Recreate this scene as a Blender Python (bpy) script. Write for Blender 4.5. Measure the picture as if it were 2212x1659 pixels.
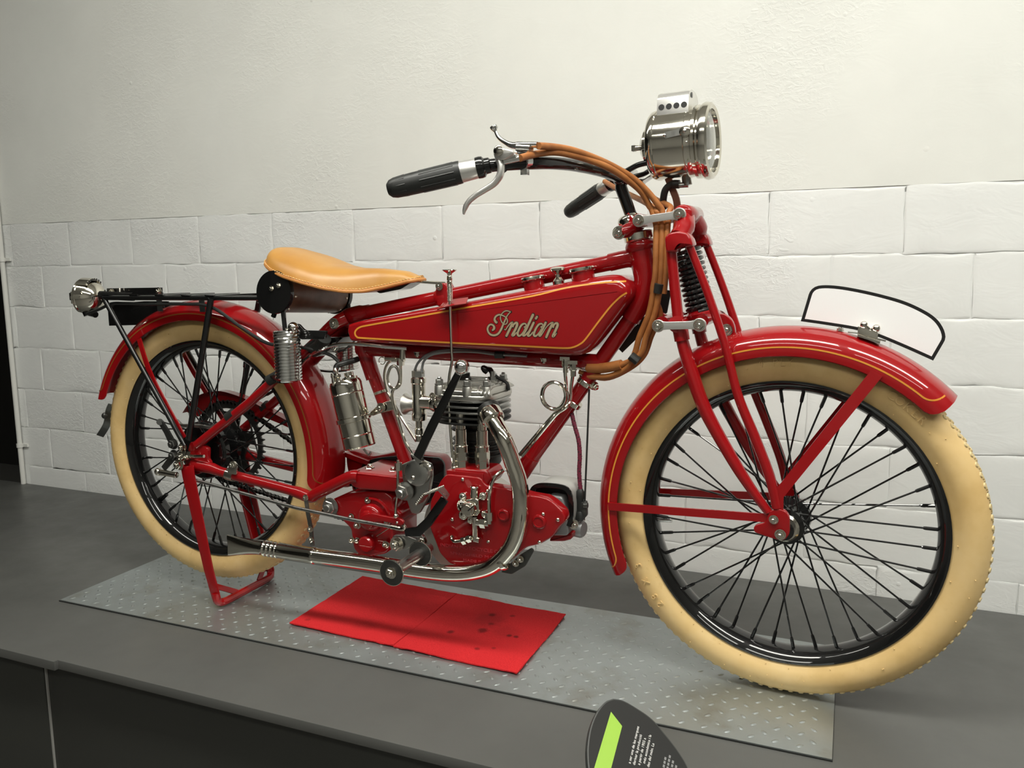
import bpy, bmesh, math, random
import numpy as np
from mathutils import Matrix, Vector
from mathutils.bvhtree import BVHTree

for _o in list(bpy.data.objects):
    bpy.data.objects.remove(_o, do_unlink=True)
SC = bpy.context.scene
COL = SC.collection
random.seed(7)
rng = np.random.default_rng(5)
PI = math.pi
V = lambda *a: np.array(a, float)

# ------------------------------------------------------------------ camera
IW, IH, FPX = 2212.0, 1659.0, 1751.97
CAMP = V(1.5541, -1.6541, 0.8649)
CR = V(0.9231427, 0.3843449, -0.0093064)
CU = V(-0.0452206, 0.1325884, 0.9901391)
CF = V(-0.3817888, 0.9136188, -0.1397783)
cam = bpy.data.cameras.new('camera')
cam.sensor_fit = 'HORIZONTAL'
cam.sensor_width = 36.0
cam.lens = FPX * 36.0 / IW
cam.clip_start = 0.05
camo = bpy.data.objects.new('camera', cam)
COL.objects.link(camo)
camo.matrix_world = Matrix(((CR[0], CU[0], -CF[0], CAMP[0]), (CR[1], CU[1], -CF[1], CAMP[1]),
                            (CR[2], CU[2], -CF[2], CAMP[2]), (0, 0, 0, 1)))
SC.camera = camo

# ------------------------------------------------------------------ world, exposure
SC.view_settings.view_transform = 'Standard'
SC.view_settings.look = 'None'
SC.view_settings.exposure = 0.28
SC.view_settings.gamma = 1.0
SC.view_settings.use_curve_mapping = False
W = bpy.data.worlds.new('world')
SC.world = W
W.use_nodes = True
W.node_tree.nodes['Background'].inputs[0].default_value = (0.80, 0.82, 0.80, 1)
W.node_tree.nodes['Background'].inputs[1].default_value = 0.05
TUBE_POWER = (13.0, 19.5, 9.0)      # emission strength of the panel lamps: above the rear, above the rest of the platform, added fill above the visitors
CEIL_Z = 2.65
LAMPS = [(-0.80, -0.95, 'the rear of the motorcycle', 0), (1.00, -0.95, 'the middle of the motorcycle', 1), (2.80, -0.95, 'the floor ahead of the front wheel', 1), (0.90, -2.90, 'the visitors facing the rear wheel, added as fill light', 2), (2.80, -2.90, 'the visitors facing the front wheel, added as fill light', 2)]  # centre x, y of the fittings; the unseen back row is added as fill

# ------------------------------------------------------------------ photo pixels to places
Z = dict(A=(100,500,3.318),B=(540,500,4.609),C=(640,640,3.318),D=(800,220,2.765),E=(640,960,3.3515),F=(200,780,3.0714),
  G=(1250,560,2.3284),H=(1300,180,5.184),I=(1560,940,5.925),J=(1300,400,4.609),K=(860,740,5.925),L=(900,940,5.925),
  M=(680,960,5.925),N=(320,860,5.925),O=(1080,760,3.771),P=(120,560,5.925),R=(960,240,5.925),S=(680,780,7.541),
  T=(1030,640,11.06),U=(0,420,2.212),V=(1400,300,2.724),X=(1250,400,10.37),Y=(1230,1480,7.373),W=(760,560,3.3515),
  g=(1280,900,2.1856),h=(600,1200,3.16),k=(0,1000,2.517),_=(0,0,1))
def q(z, x, y):
    a = Z[z]
    return (a[0] + x / a[2], a[1] + y / a[2])
def ray(p):
    return CR * ((p[0] - IW / 2) / FPX) - CU * ((p[1] - IH / 2) / FPX) + CF
def onplane(p, c, n):
    r = ray(p)
    return CAMP + r * (np.dot(np.asarray(c, float) - CAMP, n) / np.dot(r, n))
YA = V(0, 1, 0); ZA = V(0, 0, 1); XA = V(1, 0, 0)
def Yp(z, x, y, d=0.0):            # on the upright plane at depth y = d beside the frame
    return onplane(q(z, x, y), (0, d, 0), YA)
def Gp(z, x, y, h=0.0):            # on the level plane z = h
    return onplane(q(z, x, y), (0, 0, h), ZA)
FC = V(1.4563, 0.0016, 0.3621)      # front wheel centre
FN = V(0.0630, 0.9976, 0.0291); FN /= np.linalg.norm(FN)   # front wheel axis: the bars are turned a little
FX = np.cross(FN, ZA); FX /= np.linalg.norm(FX)
FU = np.cross(FX, FN)
RC = V(0, 0, 0.402)                 # rear wheel centre, lifted on the stand
def Fp(z, x, y, o=0.0):            # on the steered plane, o to its side
    return onplane(q(z, x, y), FC + FN * o, FN)
def fm(p):                          # mirror in the steered plane
    return p - 2 * np.dot(p - FC, FN) * FN
def my(p):                          # mirror in the bike's plane
    return p * V(1, -1, 1)
def nrm(a):
    return a / (np.linalg.norm(a) + 1e-12)

# ------------------------------------------------------------------ mesh helpers
class MB:
    def __init__(s): s.v = []; s.f = []
    def add(s, vf):
        b = len(s.v)
        s.v += [tuple(map(float, p)) for p in vf[0]]
        s.f += [tuple(i + b for i in f) for f in vf[1]]
        return s
def mb(*vfs):
    m = MB()
    for x in vfs: m.add(x)
    return m
def frames(pts):
    P = [np.asarray(p, float)[:3] for p in pts]
    n = len(P); T = []
    for i in range(n):
        a = P[max(i - 1, 0)]; b = P[min(i + 1, n - 1)]
        T.append(nrm(b - a))
    ref = ZA if abs(T[0][2]) < 0.9 else XA
    u = nrm(np.cross(T[0], ref)); out = []
    for i in range(n):
        u = nrm(u - np.dot(u, T[i]) * T[i])
        out.append((P[i], T[i], u, np.cross(T[i], u)))
    return out
def tube(pts, r, seg=12, cap=True, flat=1.0):
    fr = frames(pts); n = len(fr)
    rr = [r] * n if np.isscalar(r) else list(r)
    v = []; f = []
    for (p, t, a, b), R in zip(fr, rr):
        for k in range(seg):
            c = 2 * PI * k / seg
            v.append(p + R * (math.cos(c) * a + flat * math.sin(c) * b))
    for i in range(n - 1):
        for k in range(seg):
            k2 = (k + 1) % seg
            f.append((i * seg + k, i * seg + k2, (i + 1) * seg + k2, (i + 1) * seg + k))
    if cap:
        f.append(tuple(range(seg - 1, -1, -1)))
        f.append(tuple((n - 1) * seg + k for k in range(seg)))
    return v, f
def spl(pts, n=8):
    P = [np.asarray(p, float) for p in pts]; out = []
    for i in range(len(P) - 1):
        p0 = P[max(i - 1, 0)]; p1 = P[i]; p2 = P[i + 1]; p3 = P[min(i + 2, len(P) - 1)]
        for k in range(n):
            t = k / n
            out.append(0.5 * ((2 * p1) + (p2 - p0) * t + (2 * p0 - 5 * p1 + 4 * p2 - p3) * t * t + (3 * p1 - p0 - 3 * p2 + p3) * t ** 3))
    out.append(P[-1])
    return out
def basis(ax):
    ax = nrm(np.asarray(ax, float))
    ref = ZA if abs(ax[2]) < 0.9 else XA
    u = nrm(np.cross(ref, ax))
    return ax, u, np.cross(ax, u)
def lathe(prof, o, ax, seg=28, cap=True, loop=False, a0=0.0, a1=None, uv=None):
    ax, u, w = basis(ax)
    if uv is not None: u, w = uv
    o = np.asarray(o, float); m = len(prof); v = []; f = []
    full = a1 is None
    n = seg if full else seg + 1
    for k in range(n):
        c = 2 * PI * k / seg if full else a0 + (a1 - a0) * k / seg
        d = math.cos(c) * u + math.sin(c) * w
        for (r, h) in prof: v.append(o + ax * h + d * r)
    K = seg
    for k in range(K):
        k2 = (k + 1) % n
        for j in range(m if loop else m - 1):
            j2 = (j + 1) % m
            f.append((k * m + j, k2 * m + j, k2 * m + j2, k * m + j2))
    if full and cap and not loop:
        if prof[0][0] > 1e-5: f.append(tuple(k * m for k in range(n)))
        if prof[-1][0] > 1e-5: f.append(tuple(k * m + m - 1 for k in range(n - 1, -1, -1)))
    if not full and loop:
        f.append(tuple(range(m))); f.append(tuple((n - 1) * m + j for j in range(m - 1, -1, -1)))
    return v, f
def cyl(a, b, r, seg=20, bev=0.0):
    a = np.asarray(a, float); b = np.asarray(b, float); L = np.linalg.norm(b - a)
    p = [(r, 0), (r, L)] if not bev else [(r - bev, 0), (r, bev), (r, L - bev), (r - bev, L)]
    return lathe(p, a, b - a, seg)
def ball(c, r, seg=20, rings=10, sq=(1, 1, 1)):
    v, f = lathe([(max(r * math.sin(PI * i / rings), 1e-6), -r * math.cos(PI * i / rings)) for i in range(rings + 1)], (0, 0, 0), ZA, seg, cap=False)
    return [np.asarray(c) + p * np.asarray(sq) for p in v], f
def prism(poly, vec):
    P = [np.asarray(p, float) for p in poly]; n = len(P); vec = np.asarray(vec, float)
    v = P + [p + vec for p in P]
    f = [tuple(range(n - 1, -1, -1)), tuple(range(n, 2 * n))]
    f += [(i, (i + 1) % n, n + (i + 1) % n, n + i) for i in range(n)]
    return v, f
def box(c, ex, ey, ez):            # centre and three half-edge vectors
    c = np.asarray(c, float); v = []
    for sx in (-1, 1):
        for sy in (-1, 1):
            for sz in (-1, 1): v.append(c + sx * np.asarray(ex) + sy * np.asarray(ey) + sz * np.asarray(ez))
    return v, [(0, 1, 3, 2), (4, 6, 7, 5), (0, 4, 5, 1), (2, 3, 7, 6), (0, 2, 6, 4), (1, 5, 7, 3)]
def coil(a, b, R, r, turns, seg=8, spt=18, R2=None):
    a = np.asarray(a, float); b = np.asarray(b, float); ax, u, w = basis(b - a); n = int(turns * spt); pts = []
    for i in range(n + 1):
        t = i / n; c = 2 * PI * turns * t; RR = R if R2 is None else R + (R2 - R) * t
        pts.append(a + (b - a) * t + RR * (math.cos(c) * u + math.sin(c) * w))
    return tube(pts, r, seg)
def strip(path, wide, thick, flatn):   # a flat bar along a path; flatn = its face normal
    fr = frames(path); v = []; f = []; n = len(fr); flatn = np.asarray(flatn, float)
    ww = [wide] * n if np.isscalar(wide) else wide
    for (p, t, a, b), w_ in zip(fr, ww):
        nn = nrm(flatn - np.dot(flatn, t) * t); s = np.cross(t, nn)
        for su, sn in ((-1, -1), (1, -1), (1, 1), (-1, 1)): v.append(p + s * w_ / 2 * su + nn * thick / 2 * sn)
    for i in range(n - 1):
        for k in range(4):
            k2 = (k + 1) % 4; f.append((i * 4 + k, i * 4 + k2, i * 4 + 4 + k2, i * 4 + 4 + k))
    f.append((3, 2, 1, 0)); f.append(tuple((n - 1) * 4 + k for k in range(4)))
    return v, f
def roundpoly(P, r, n=5):          # round the corners of a polygon of points
    P = [np.asarray(p, float) for p in P]; out = []
    m = len(P)
    for i in range(m):
        a, b, c = P[i - 1], P[i], P[(i + 1) % m]
        la, lc = np.linalg.norm(a - b), np.linalg.norm(c - b); rr = min(r, la * .45, lc * .45)
        p1 = b + (a - b) / la * rr; p2 = b + (c - b) / lc * rr
        for k in range(n + 1):
            t = k / n; out.append((1 - t) ** 2 * p1 + 2 * t * (1 - t) * b + t * t * p2)
    return out
def pillow(poly, nvec, t, r, steps=4, both=False):
    """a plate from a rounded outline: face at poly (towards -nvec), thickness t along nvec, face edge rounded with radius r"""
    P = [np.asarray(p, float) for p in poly]; n = len(P); nvec = nrm(np.asarray(nvec, float))
    cen = sum(P) / n
    area = sum((np.cross(P[i] - cen, P[(i + 1) % n] - cen) for i in range(n)), V(0, 0, 0))
    sgn = 1 if np.dot(area, nvec) > 0 else -1
    inw = []
    for i in range(n):
        tt = nrm(P[(i + 1) % n] - P[i - 1]); inw.append(sgn * np.cross(nvec, tt))
    rv = [r] * n if np.isscalar(r) else list(r)
    rings = []
    for k in range(steps + 1):
        c = PI / 2 * k / steps
        rings.append([P[i] + inw[i] * rv[i] * (1 - math.sin(c)) + nvec * rv[i] * (1 - math.cos(c)) for i in range(n)])
    if both:
        for k in range(steps, -1, -1):
            c = PI / 2 * k / steps
            rings.append([P[i] + inw[i] * rv[i] * (1 - math.sin(c)) + nvec * (t - rv[i] * (1 - math.cos(c))) for i in range(n)])
    else:
        rings.append([p + nvec * t for p in P])
    v = [p for R in rings for p in R]; f = []
    for k in range(len(rings) - 1):
        for i in range(n):
            j = (i + 1) % n; f.append((k * n + i, k * n + j, (k + 1) * n + j, (k + 1) * n + i))
    f.append(tuple(range(n - 1, -1, -1))); f.append(tuple((len(rings) - 1) * n + i for i in range(n)))
    return v, f
def mesh_from(m, name, mat, angle=35, bev=0.0):
    me = bpy.data.meshes.new(name)
    me.from_pydata(m.v, [], m.f)
    bm = bmesh.new(); bm.from_mesh(me)
    bmesh.ops.recalc_face_normals(bm, faces=bm.faces)
    if bev: bmesh.ops.bevel(bm, geom=[e for e in bm.edges if e.is_manifold and e.calc_face_angle(0) > 0.5], offset=bev, segments=2, profile=0.6, affect='EDGES', clamp_overlap=True)
    bm.to_mesh(me); bm.free()
    me.polygons.foreach_set('use_smooth', [True] * len(me.polygons))
    me.set_sharp_from_angle(angle=math.radians(angle))
    if mat: me.materials.append(MAT[mat])
    return me
def obj(name, m, mat, parent=None, angle=35, bev=0.0, label=None, M=None):
    if isinstance(m, tuple): m = mb(m)
    me = m if isinstance(m, bpy.types.Mesh) else mesh_from(m, name, mat, angle, bev)
    o = bpy.data.objects.new(name, me); COL.objects.link(o)
    if parent is not None:
        o.parent = parent
        o.matrix_parent_inverse = Matrix.Translation(-Vector(parent.location)) if parent.type == 'EMPTY' else Matrix.Identity(4)
    if M is not None: o.matrix_basis = M
    if label: o['label'] = label
    return o
def tag(o, label, cat=None, group=None, kind=None):
    o['label'] = label
    if cat: o['category'] = cat
    if group: o['group'] = group
    if kind: o['kind'] = kind
    return o
def empty(name, loc, label, cat):
    o = bpy.data.objects.new(name, None); COL.objects.link(o); o.location = loc
    o.empty_display_size = 0.1
    return tag(o, label, cat)
def mat_at(o, ax, sx=1.0, sz=1.0, roll=0.0):   # local +z along ax
    ax, u, w = basis(ax)
    c, s = math.cos(roll), math.sin(roll)
    u2 = c * u + s * w; w2 = -s * u + c * w
    return Matrix(((u2[0] * sx, w2[0] * sx, ax[0] * sz, o[0]), (u2[1] * sx, w2[1] * sx, ax[1] * sz, o[1]),
                   (u2[2] * sx, w2[2] * sx, ax[2] * sz, o[2]), (0, 0, 0, 1)))
def text_mesh(s, size, depth, name, mat, align='CENTER', bold=0.0):
    cu = bpy.data.curves.new(name, 'FONT'); cu.body = s; cu.size = size; cu.extrude = depth; cu.align_x = align
    cu.offset = bold; cu.resolution_u = 3
    t = bpy.data.objects.new(name, cu); COL.objects.link(t)
    bpy.context.view_layer.update()
    me = bpy.data.meshes.new_from_object(t)
    bpy.data.objects.remove(t, do_unlink=True)
    me.materials.clear(); me.materials.append(MAT[mat])
    return me
def frame_mat(o, ex, ey):
    ex = nrm(ex); ez = nrm(np.cross(ex, ey)); ey = np.cross(ez, ex)
    return Matrix(((ex[0], ey[0], ez[0], o[0]), (ex[1], ey[1], ez[1], o[1]), (ex[2], ey[2], ez[2], o[2]), (0, 0, 0, 1)))

# ------------------------------------------------------------------ materials (procedural)
MAT = {}
def newmat(name, col, rough=0.5, metal=0.0, coat=0.0, coat_r=0.03, spec=0.5):
    m = bpy.data.materials.new(name); m.use_nodes = True
    b = m.node_tree.nodes['Principled BSDF']
    b.inputs['Base Color'].default_value = (*col, 1); b.inputs['Roughness'].default_value = rough
    b.inputs['Metallic'].default_value = metal; b.inputs['Coat Weight'].default_value = coat
    b.inputs['Coat Roughness'].default_value = coat_r; b.inputs['Specular IOR Level'].default_value = spec
    MAT[name] = m
    return m, m.node_tree, b
def noise(nt, scale, detail=3, rough=0.5, vec=None, dist=0.0):
    n = nt.nodes.new('ShaderNodeTexNoise'); n.inputs['Scale'].default_value = scale; n.inputs['Detail'].default_value = detail
    n.inputs['Roughness'].default_value = rough; n.inputs['Distortion'].default_value = dist
    if vec is not None: nt.links.new(vec, n.inputs['Vector'])
    return n.outputs['Fac']
def coords(nt, scale=(1, 1, 1), kind='Object'):
    t = nt.nodes.new('ShaderNodeTexCoord'); mp = nt.nodes.new('ShaderNodeMapping')
    mp.inputs['Scale'].default_value = scale
    nt.links.new(t.outputs[kind], mp.inputs['Vector'])
    return mp.outputs['Vector']
def worldco(nt, scale=(1, 1, 1)):
    g = nt.nodes.new('ShaderNodeNewGeometry'); mp = nt.nodes.new('ShaderNodeMapping')
    mp.inputs['Scale'].default_value = scale
    nt.links.new(g.outputs['Position'], mp.inputs['Vector'])
    return mp.outputs['Vector']
def ramp(nt, fac, stops):
    r = nt.nodes.new('ShaderNodeValToRGB'); e = r.color_ramp.elements
    e[0].position, e[0].color = stops[0][0], (*stops[0][1], 1)
    e[1].position, e[1].color = stops[-1][0], (*stops[-1][1], 1)
    for p, c in stops[1:-1]:
        x = e.new(p); x.color = (*c, 1)
    nt.links.new(fac, r.inputs['Fac'])
    return r.outputs['Color']
def bump(nt, b, h, strength=0.2, dist=0.002, prev=None):
    n = nt.nodes.new('ShaderNodeBump'); n.inputs['Strength'].default_value = strength; n.inputs['Distance'].default_value = dist
    nt.links.new(h, n.inputs['Height'])
    if prev is not None: nt.links.new(prev, n.inputs['Normal'])
    nt.links.new(n.outputs['Normal'], b.inputs['Normal'])
    return n.outputs['Normal']
def mixc(nt, fac, a, b_):
    m = nt.nodes.new('ShaderNodeMix'); m.data_type = 'RGBA'
    nt.links.new(fac, m.inputs['Factor'])
    for i, x in ((6, a), (7, b_)):
        if isinstance(x, tuple): m.inputs[i].default_value = (*x, 1)
        else: nt.links.new(x, m.inputs[i])
    return m.outputs[2]

newmat('red', (0.290, 0.0038, 0.0060), 0.35, 0, 1.0, 0.03, 0.1)
newmat('red_emboss', (0.40, 0.030, 0.04), 0.35, 0, 0.6, 0.1)
_, nt, b = newmat('nickel', (0.70, 0.665, 0.585), 0.10, 1.0)
nt.links.new(ramp(nt, noise(nt, 14, 3, .5, worldco(nt)), [(.3, (.06,) * 3), (.75, (.16,) * 3)]), b.inputs['Roughness'])
newmat('chrome', (0.72, 0.72, 0.70), 0.13, 1.0)
newmat('satin', (0.82, 0.81, 0.78), 0.34, 0.9)
_, nt, b = newmat('steel', (0.42, 0.42, 0.40), 0.33, 1.0)
nt.links.new(ramp(nt, noise(nt, 60, 4, .6, worldco(nt)), [(.3, (.25,) * 3), (.7, (.42,) * 3)]), b.inputs['Roughness'])
_, nt, b = newmat('alu', (0.56, 0.55, 0.51), 0.36, 1.0)
bump(nt, b, noise(nt, 350, 3, .6, worldco(nt)), 0.12, 0.0006)
_, nt, b = newmat('dark_steel', (0.10, 0.10, 0.095), 0.42, 0.9)
newmat('copper_brown', (0.28, 0.125, 0.085), 0.35, 0.5)
newmat('black_enamel', (0.006, 0.006, 0.006), 0.4, 0, 1.0, 0.03, 0.08)
newmat('gold_dull', (0.26, 0.085, 0.014), 0.4, 0, 0.6, 0.1)
newmat('black_spring', (0.012, 0.012, 0.012), 0.25, 0, 0.6, 0.08)
newmat('fin_black', (0.03, 0.03, 0.028), 0.45, 0.6)
_, nt, b = newmat('rubber', (0.018, 0.019, 0.018), 0.42)
bump(nt, b, noise(nt, 260, 3, .6, worldco(nt)), 0.1, 0.0006)
newmat('tape', (0.014, 0.016, 0.014), 0.6)
_, nt, b = newmat('tyre', (0.74, 0.50, 0.20), 0.55)
c0 = ramp(nt, noise(nt, 9, 4, .6, worldco(nt)), [(.30, (.64, .425, .165)), (.5, (.74, .515, .225)), (.72, (.79, .575, .28))])
c1 = ramp(nt, noise(nt, 40, 4, .65, worldco(nt)), [(.62, (1, 1, 1)), (.8, (.78, .70, .60))])
mx = nt.nodes.new('ShaderNodeMix'); mx.data_type = 'RGBA'; mx.blend_type = 'MULTIPLY'; mx.inputs['Factor'].default_value = 0.5
nt.links.new(c0, mx.inputs[6]); nt.links.new(c1, mx.inputs[7]); nt.links.new(mx.outputs[2], b.inputs['Base Color'])
bump(nt, b, noise(nt, 120, 3, .5, worldco(nt)), 0.05, 0.001)
newmat('stud', (0.66, 0.52, 0.27), 0.6)
_, nt, b = newmat('saddle_leather', (0.72, 0.345, 0.055), 0.42, 0, 0.2, 0.3)
nt.links.new(ramp(nt, noise(nt, 7, 4, .55, worldco(nt)), [(.3, (.41, .185, .032)), (.55, (.51, .252, .052)), (.8, (.56, .31, .082))]), b.inputs['Base Color'])
bump(nt, b, noise(nt, 420, 3, .6, worldco(nt)), 0.15, 0.0005)
newmat('saddle_edge', (0.55, 0.235, 0.06), 0.5)
newmat('stitch', (0.78, 0.52, 0.22), 0.6)
_, nt, b = newmat('sleeve_leather', (0.36, 0.125, 0.028), 0.55)
nt.links.new(ramp(nt, noise(nt, 16, 4, .6, worldco(nt)), [(.3, (.27, .085, .018)), (.7, (.46, .175, .045))]), b.inputs['Base Color'])
bump(nt, b, noise(nt, 300, 3, .6, worldco(nt)), 0.15, 0.0006)
_, nt, b = newmat('bag_leather', (0.15, 0.067, 0.036), 0.38)
nt.links.new(ramp(nt, noise(nt, 20, 4, .6, worldco(nt)), [(.3, (.11, .045, .022)), (.7, (.20, .095, .055))]), b.inputs['Base Color'])
bump(nt, b, noise(nt, 300, 3, .6, worldco(nt)), 0.2, 0.0007)
newmat('gold_line', (0.72, 0.30, 0.035), 0.4, 0, 0.6, 0.1)
newmat('letter_tan', (0.36, 0.29, 0.18), 0.4, 0, 0.5, 0.1)
newmat('letter_black', (0.012, 0.010, 0.006), 0.4, 0, 0.5, 0.1)
newmat('plate_white', (0.93, 0.93, 0.93), 0.35)
newmat('paint_black', (0.012, 0.012, 0.012), 0.35)
newmat('lime', (0.29, 0.51, 0.040), 0.45)
newmat('sign_dark', (0.018, 0.018, 0.017), 0.55, 0, 0, 0, 0.25)
newmat('sign_edge', (0.045, 0.048, 0.045), 0.5)
newmat('text_white', (0.80, 0.80, 0.78), 0.5)
newmat('text_grey', (0.22, 0.22, 0.22), 0.5)
newmat('braid', (0.15, 0.012, 0.035), 0.6)
newmat('braid_dark', (0.015, 0.012, 0.014), 0.6)
newmat('grey_cover', (0.36, 0.355, 0.335), 0.35, 0.0, 0.3)
newmat('grey_paint', (0.24, 0.245, 0.245), 0.4, 0.3)
m, nt, b = newmat('glass', (0.95, 0.97, 0.96), 0.02)
b.inputs['Transmission Weight'].default_value = 1.0; b.inputs['IOR'].default_value = 1.45
newmat('reflector', (0.85, 0.85, 0.83), 0.12, 1.0)
newmat('pipe_white', (0.70, 0.70, 0.665), 0.4)
newmat('unlit_room_shade', (0.02, 0.019, 0.017), 0.8)  # near black: the shade of the unlit opening put into the colour
# painted wall: thick white paint over blocks and plaster
def wallmat(name, col, k):
    m, nt, b = newmat(name, col, 0.5)
    w = worldco(nt)
    n1 = noise(nt, 4, 5, .6, w); n3 = noise(nt, 9, 3, .6, worldco(nt, (1, 1, 1.8)), .8)
    nt.links.new(ramp(nt, n1, [(.25, tuple(x * .95 for x in col)), (.75, tuple(min(1, x * 1.03) for x in col))]), b.inputs['Base Color'])
    def mul(a_, b_):
        x = nt.nodes.new('ShaderNodeMath'); x.operation = 'MULTIPLY'; nt.links.new(a_, x.inputs[0]); nt.links.new(b_, x.inputs[1]); return x.outputs[0]
    # rough patches: torn, trowelled paint, only here and there
    mask = ramp(nt, noise(nt, 2.6, 3, .55, w), [(.50, (0, 0, 0)), (.66, (1, 1, 1))])
    n2 = ramp(nt, noise(nt, 34, 5, .62, worldco(nt, (1, 1, 1.7)), 1.4), [(.46, (0, 0, 0)), (.70, (1, 1, 1))])
    # scattered pits and crumbs
    vo = nt.nodes.new('ShaderNodeTexVoronoi'); vo.inputs['Scale'].default_value = 11; nt.links.new(w, vo.inputs['Vector'])
    pit = ramp(nt, vo.outputs['Distance'], [(.035, (1, 1, 1)), (.085, (0, 0, 0))])
    p = bump(nt, b, n3, .30 * k, .006)
    p = bump(nt, b, mul(n2, mask), .55 * k, .0035, p)
    p = bump(nt, b, mul(pit, ramp(nt, noise(nt, 5, 2, .5, w), [(.52, (0, 0, 0)), (.6, (1, 1, 1))])), .5, .003, p)
    bump(nt, b, noise(nt, 120, 3, .6, w), .05 * k, .001, p)
wallmat('wall_paint', (0.80, 0.81, 0.795), 1.0)
wallmat('wall_plaster', (0.77, 0.775, 0.735), 0.55)
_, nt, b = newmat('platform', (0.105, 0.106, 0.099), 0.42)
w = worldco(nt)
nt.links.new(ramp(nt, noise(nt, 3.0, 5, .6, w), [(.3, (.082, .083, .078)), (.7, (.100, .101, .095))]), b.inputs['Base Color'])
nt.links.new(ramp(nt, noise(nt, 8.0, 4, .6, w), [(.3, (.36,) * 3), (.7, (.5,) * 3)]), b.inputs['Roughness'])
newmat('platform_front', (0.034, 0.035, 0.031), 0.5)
newmat('room_floor', (0.14, 0.137, 0.128), 0.5)
newmat('room_wall', (0.42, 0.42, 0.40), 0.6)
newmat('ceiling_paint', (0.74, 0.74, 0.71), 0.6)
newmat('lamp_body', (0.75, 0.75, 0.74), 0.4)
_, nt, b = newmat('galv', (0.46, 0.475, 0.47), 0.38, 0.85)
w = worldco(nt)
nt.links.new(ramp(nt, noise(nt, 7, 5, .65, w), [(.30, (.33, .335, .305)), (.46, (.41, .445, .445)), (.7, (.45, .49, .495))]), b.inputs['Base Color'])
nt.links.new(ramp(nt, noise(nt, 5, 5, .6, w), [(.3, (.34,) * 3), (.7, (.50,) * 3)]), b.inputs['Roughness'])
newmat('base_black', (0.012, 0.013, 0.012), 0.7)
# red felt with oil spots that have a shape of their own
def feltmat(name, spots):
    _, nt, b = newmat(name, (0.62, 0.018, 0.022), 0.9, 0, 0, 0, 0.2)
    w = worldco(nt)
    base = ramp(nt, noise(nt, 500, 2, .5, w), [(.3, (.50, .012, .016)), (.7, (.64, .026, .03))])
    wob = noise(nt, 70, 3, .6, w)
    col = base
    for (x, y, r, k) in spots:
        g = nt.nodes.new('ShaderNodeNewGeometry')
        sx = nt.nodes.new('ShaderNodeVectorMath'); sx.operation = 'DISTANCE'
        nt.links.new(g.outputs['Position'], sx.inputs[0]); sx.inputs[1].default_value = (x, y, 0.010)
        a = nt.nodes.new('ShaderNodeMath'); a.operation = 'MULTIPLY_ADD'; nt.links.new(wob, a.inputs[0]); a.inputs[1].default_value = r * .8
        nt.links.new(sx.outputs['Value'], a.inputs[2])
        mr = nt.nodes.new('ShaderNodeMapRange'); nt.links.new(a.outputs[0], mr.inputs['Value'])
        mr.inputs['From Min'].default_value = r * .9; mr.inputs['From Max'].default_value = r * 1.6
        mr.inputs['To Min'].default_value = k; mr.inputs['To Max'].default_value = 0.0
        col = mixc(nt, mr.outputs['Result'], col, (.10, .006, .006))
    nt.links.new(col, b.inputs['Base Color'])
    bump(nt, b, noise(nt, 900, 2, .5, w), 0.3, 0.0008)
def emis(name, col, s):
    m = bpy.data.materials.new(name); m.use_nodes = True; nt = m.node_tree
    for n in list(nt.nodes): nt.nodes.remove(n)
    e = nt.nodes.new('ShaderNodeEmission'); e.inputs[0].default_value = (*col, 1); e.inputs[1].default_value = s
    o = nt.nodes.new('ShaderNodeOutputMaterial'); nt.links.new(e.outputs[0], o.inputs[0]); MAT[name] = m
for i_, p_ in enumerate(TUBE_POWER): emis('lamp_light_%d' % i_, (1.0, 0.985, 0.905), p_)

# ------------------------------------------------------------------ the room
WALL_Y = 0.611; FLOOR_Z = -0.45; X_END = -1.632
def struct(name, m, mat, label, parent=None, **kw):
    o = obj(name, m, mat, parent, **kw)
    if parent is None: o['kind'] = 'structure'; o['label'] = label
    return o
def slab(x0, x1, y0, y1, z0, z1):
    return box(((x0 + x1) / 2, (y0 + y1) / 2, (z0 + z1) / 2), ((x1 - x0) / 2, 0, 0), (0, (y1 - y0) / 2, 0), (0, 0, (z1 - z0) / 2))
struct('floor', slab(-4, 6, -5, 2.2, FLOOR_Z - .1, FLOOR_Z), 'room_floor', 'dark grey floor of the exhibition room')
struct('ceiling', slab(-4, 6, -5, 2.2, CEIL_Z, CEIL_Z + .1), 'ceiling_paint', 'pale grey ceiling with fluorescent tube lamps')
struct('wall_front', slab(-4, 6, -5.1, -5, FLOOR_Z, CEIL_Z), 'room_wall', 'plain grey wall facing the motorcycle')
struct('wall_right', slab(6, 6.1, -5, 2.2, FLOOR_Z, CEIL_Z), 'room_wall', 'plain grey end wall')
struct('wall_left', slab(-4.1, -4, -5, 2.2, FLOOR_Z, CEIL_Z), 'unlit_room_shade', 'end wall beyond the opening, coloured near black for the unlit room')
struct('wall_recess', slab(-4, X_END, 2.1, 2.2, FLOOR_Z, CEIL_Z), 'unlit_room_shade', 'wall deep in the opening, coloured near black as shade')
wall = struct('wall_back', slab(X_END, 6, WALL_Y + .0022, WALL_Y + .22, FLOOR_Z, CEIL_Z), 'wall_paint', 'white painted concrete block wall behind the motorcycle')
struct('plaster', slab(X_END, 6, WALL_Y - .0004, WALL_Y + .004, 1.062, CEIL_Z), 'wall_plaster', None, wall)
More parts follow.
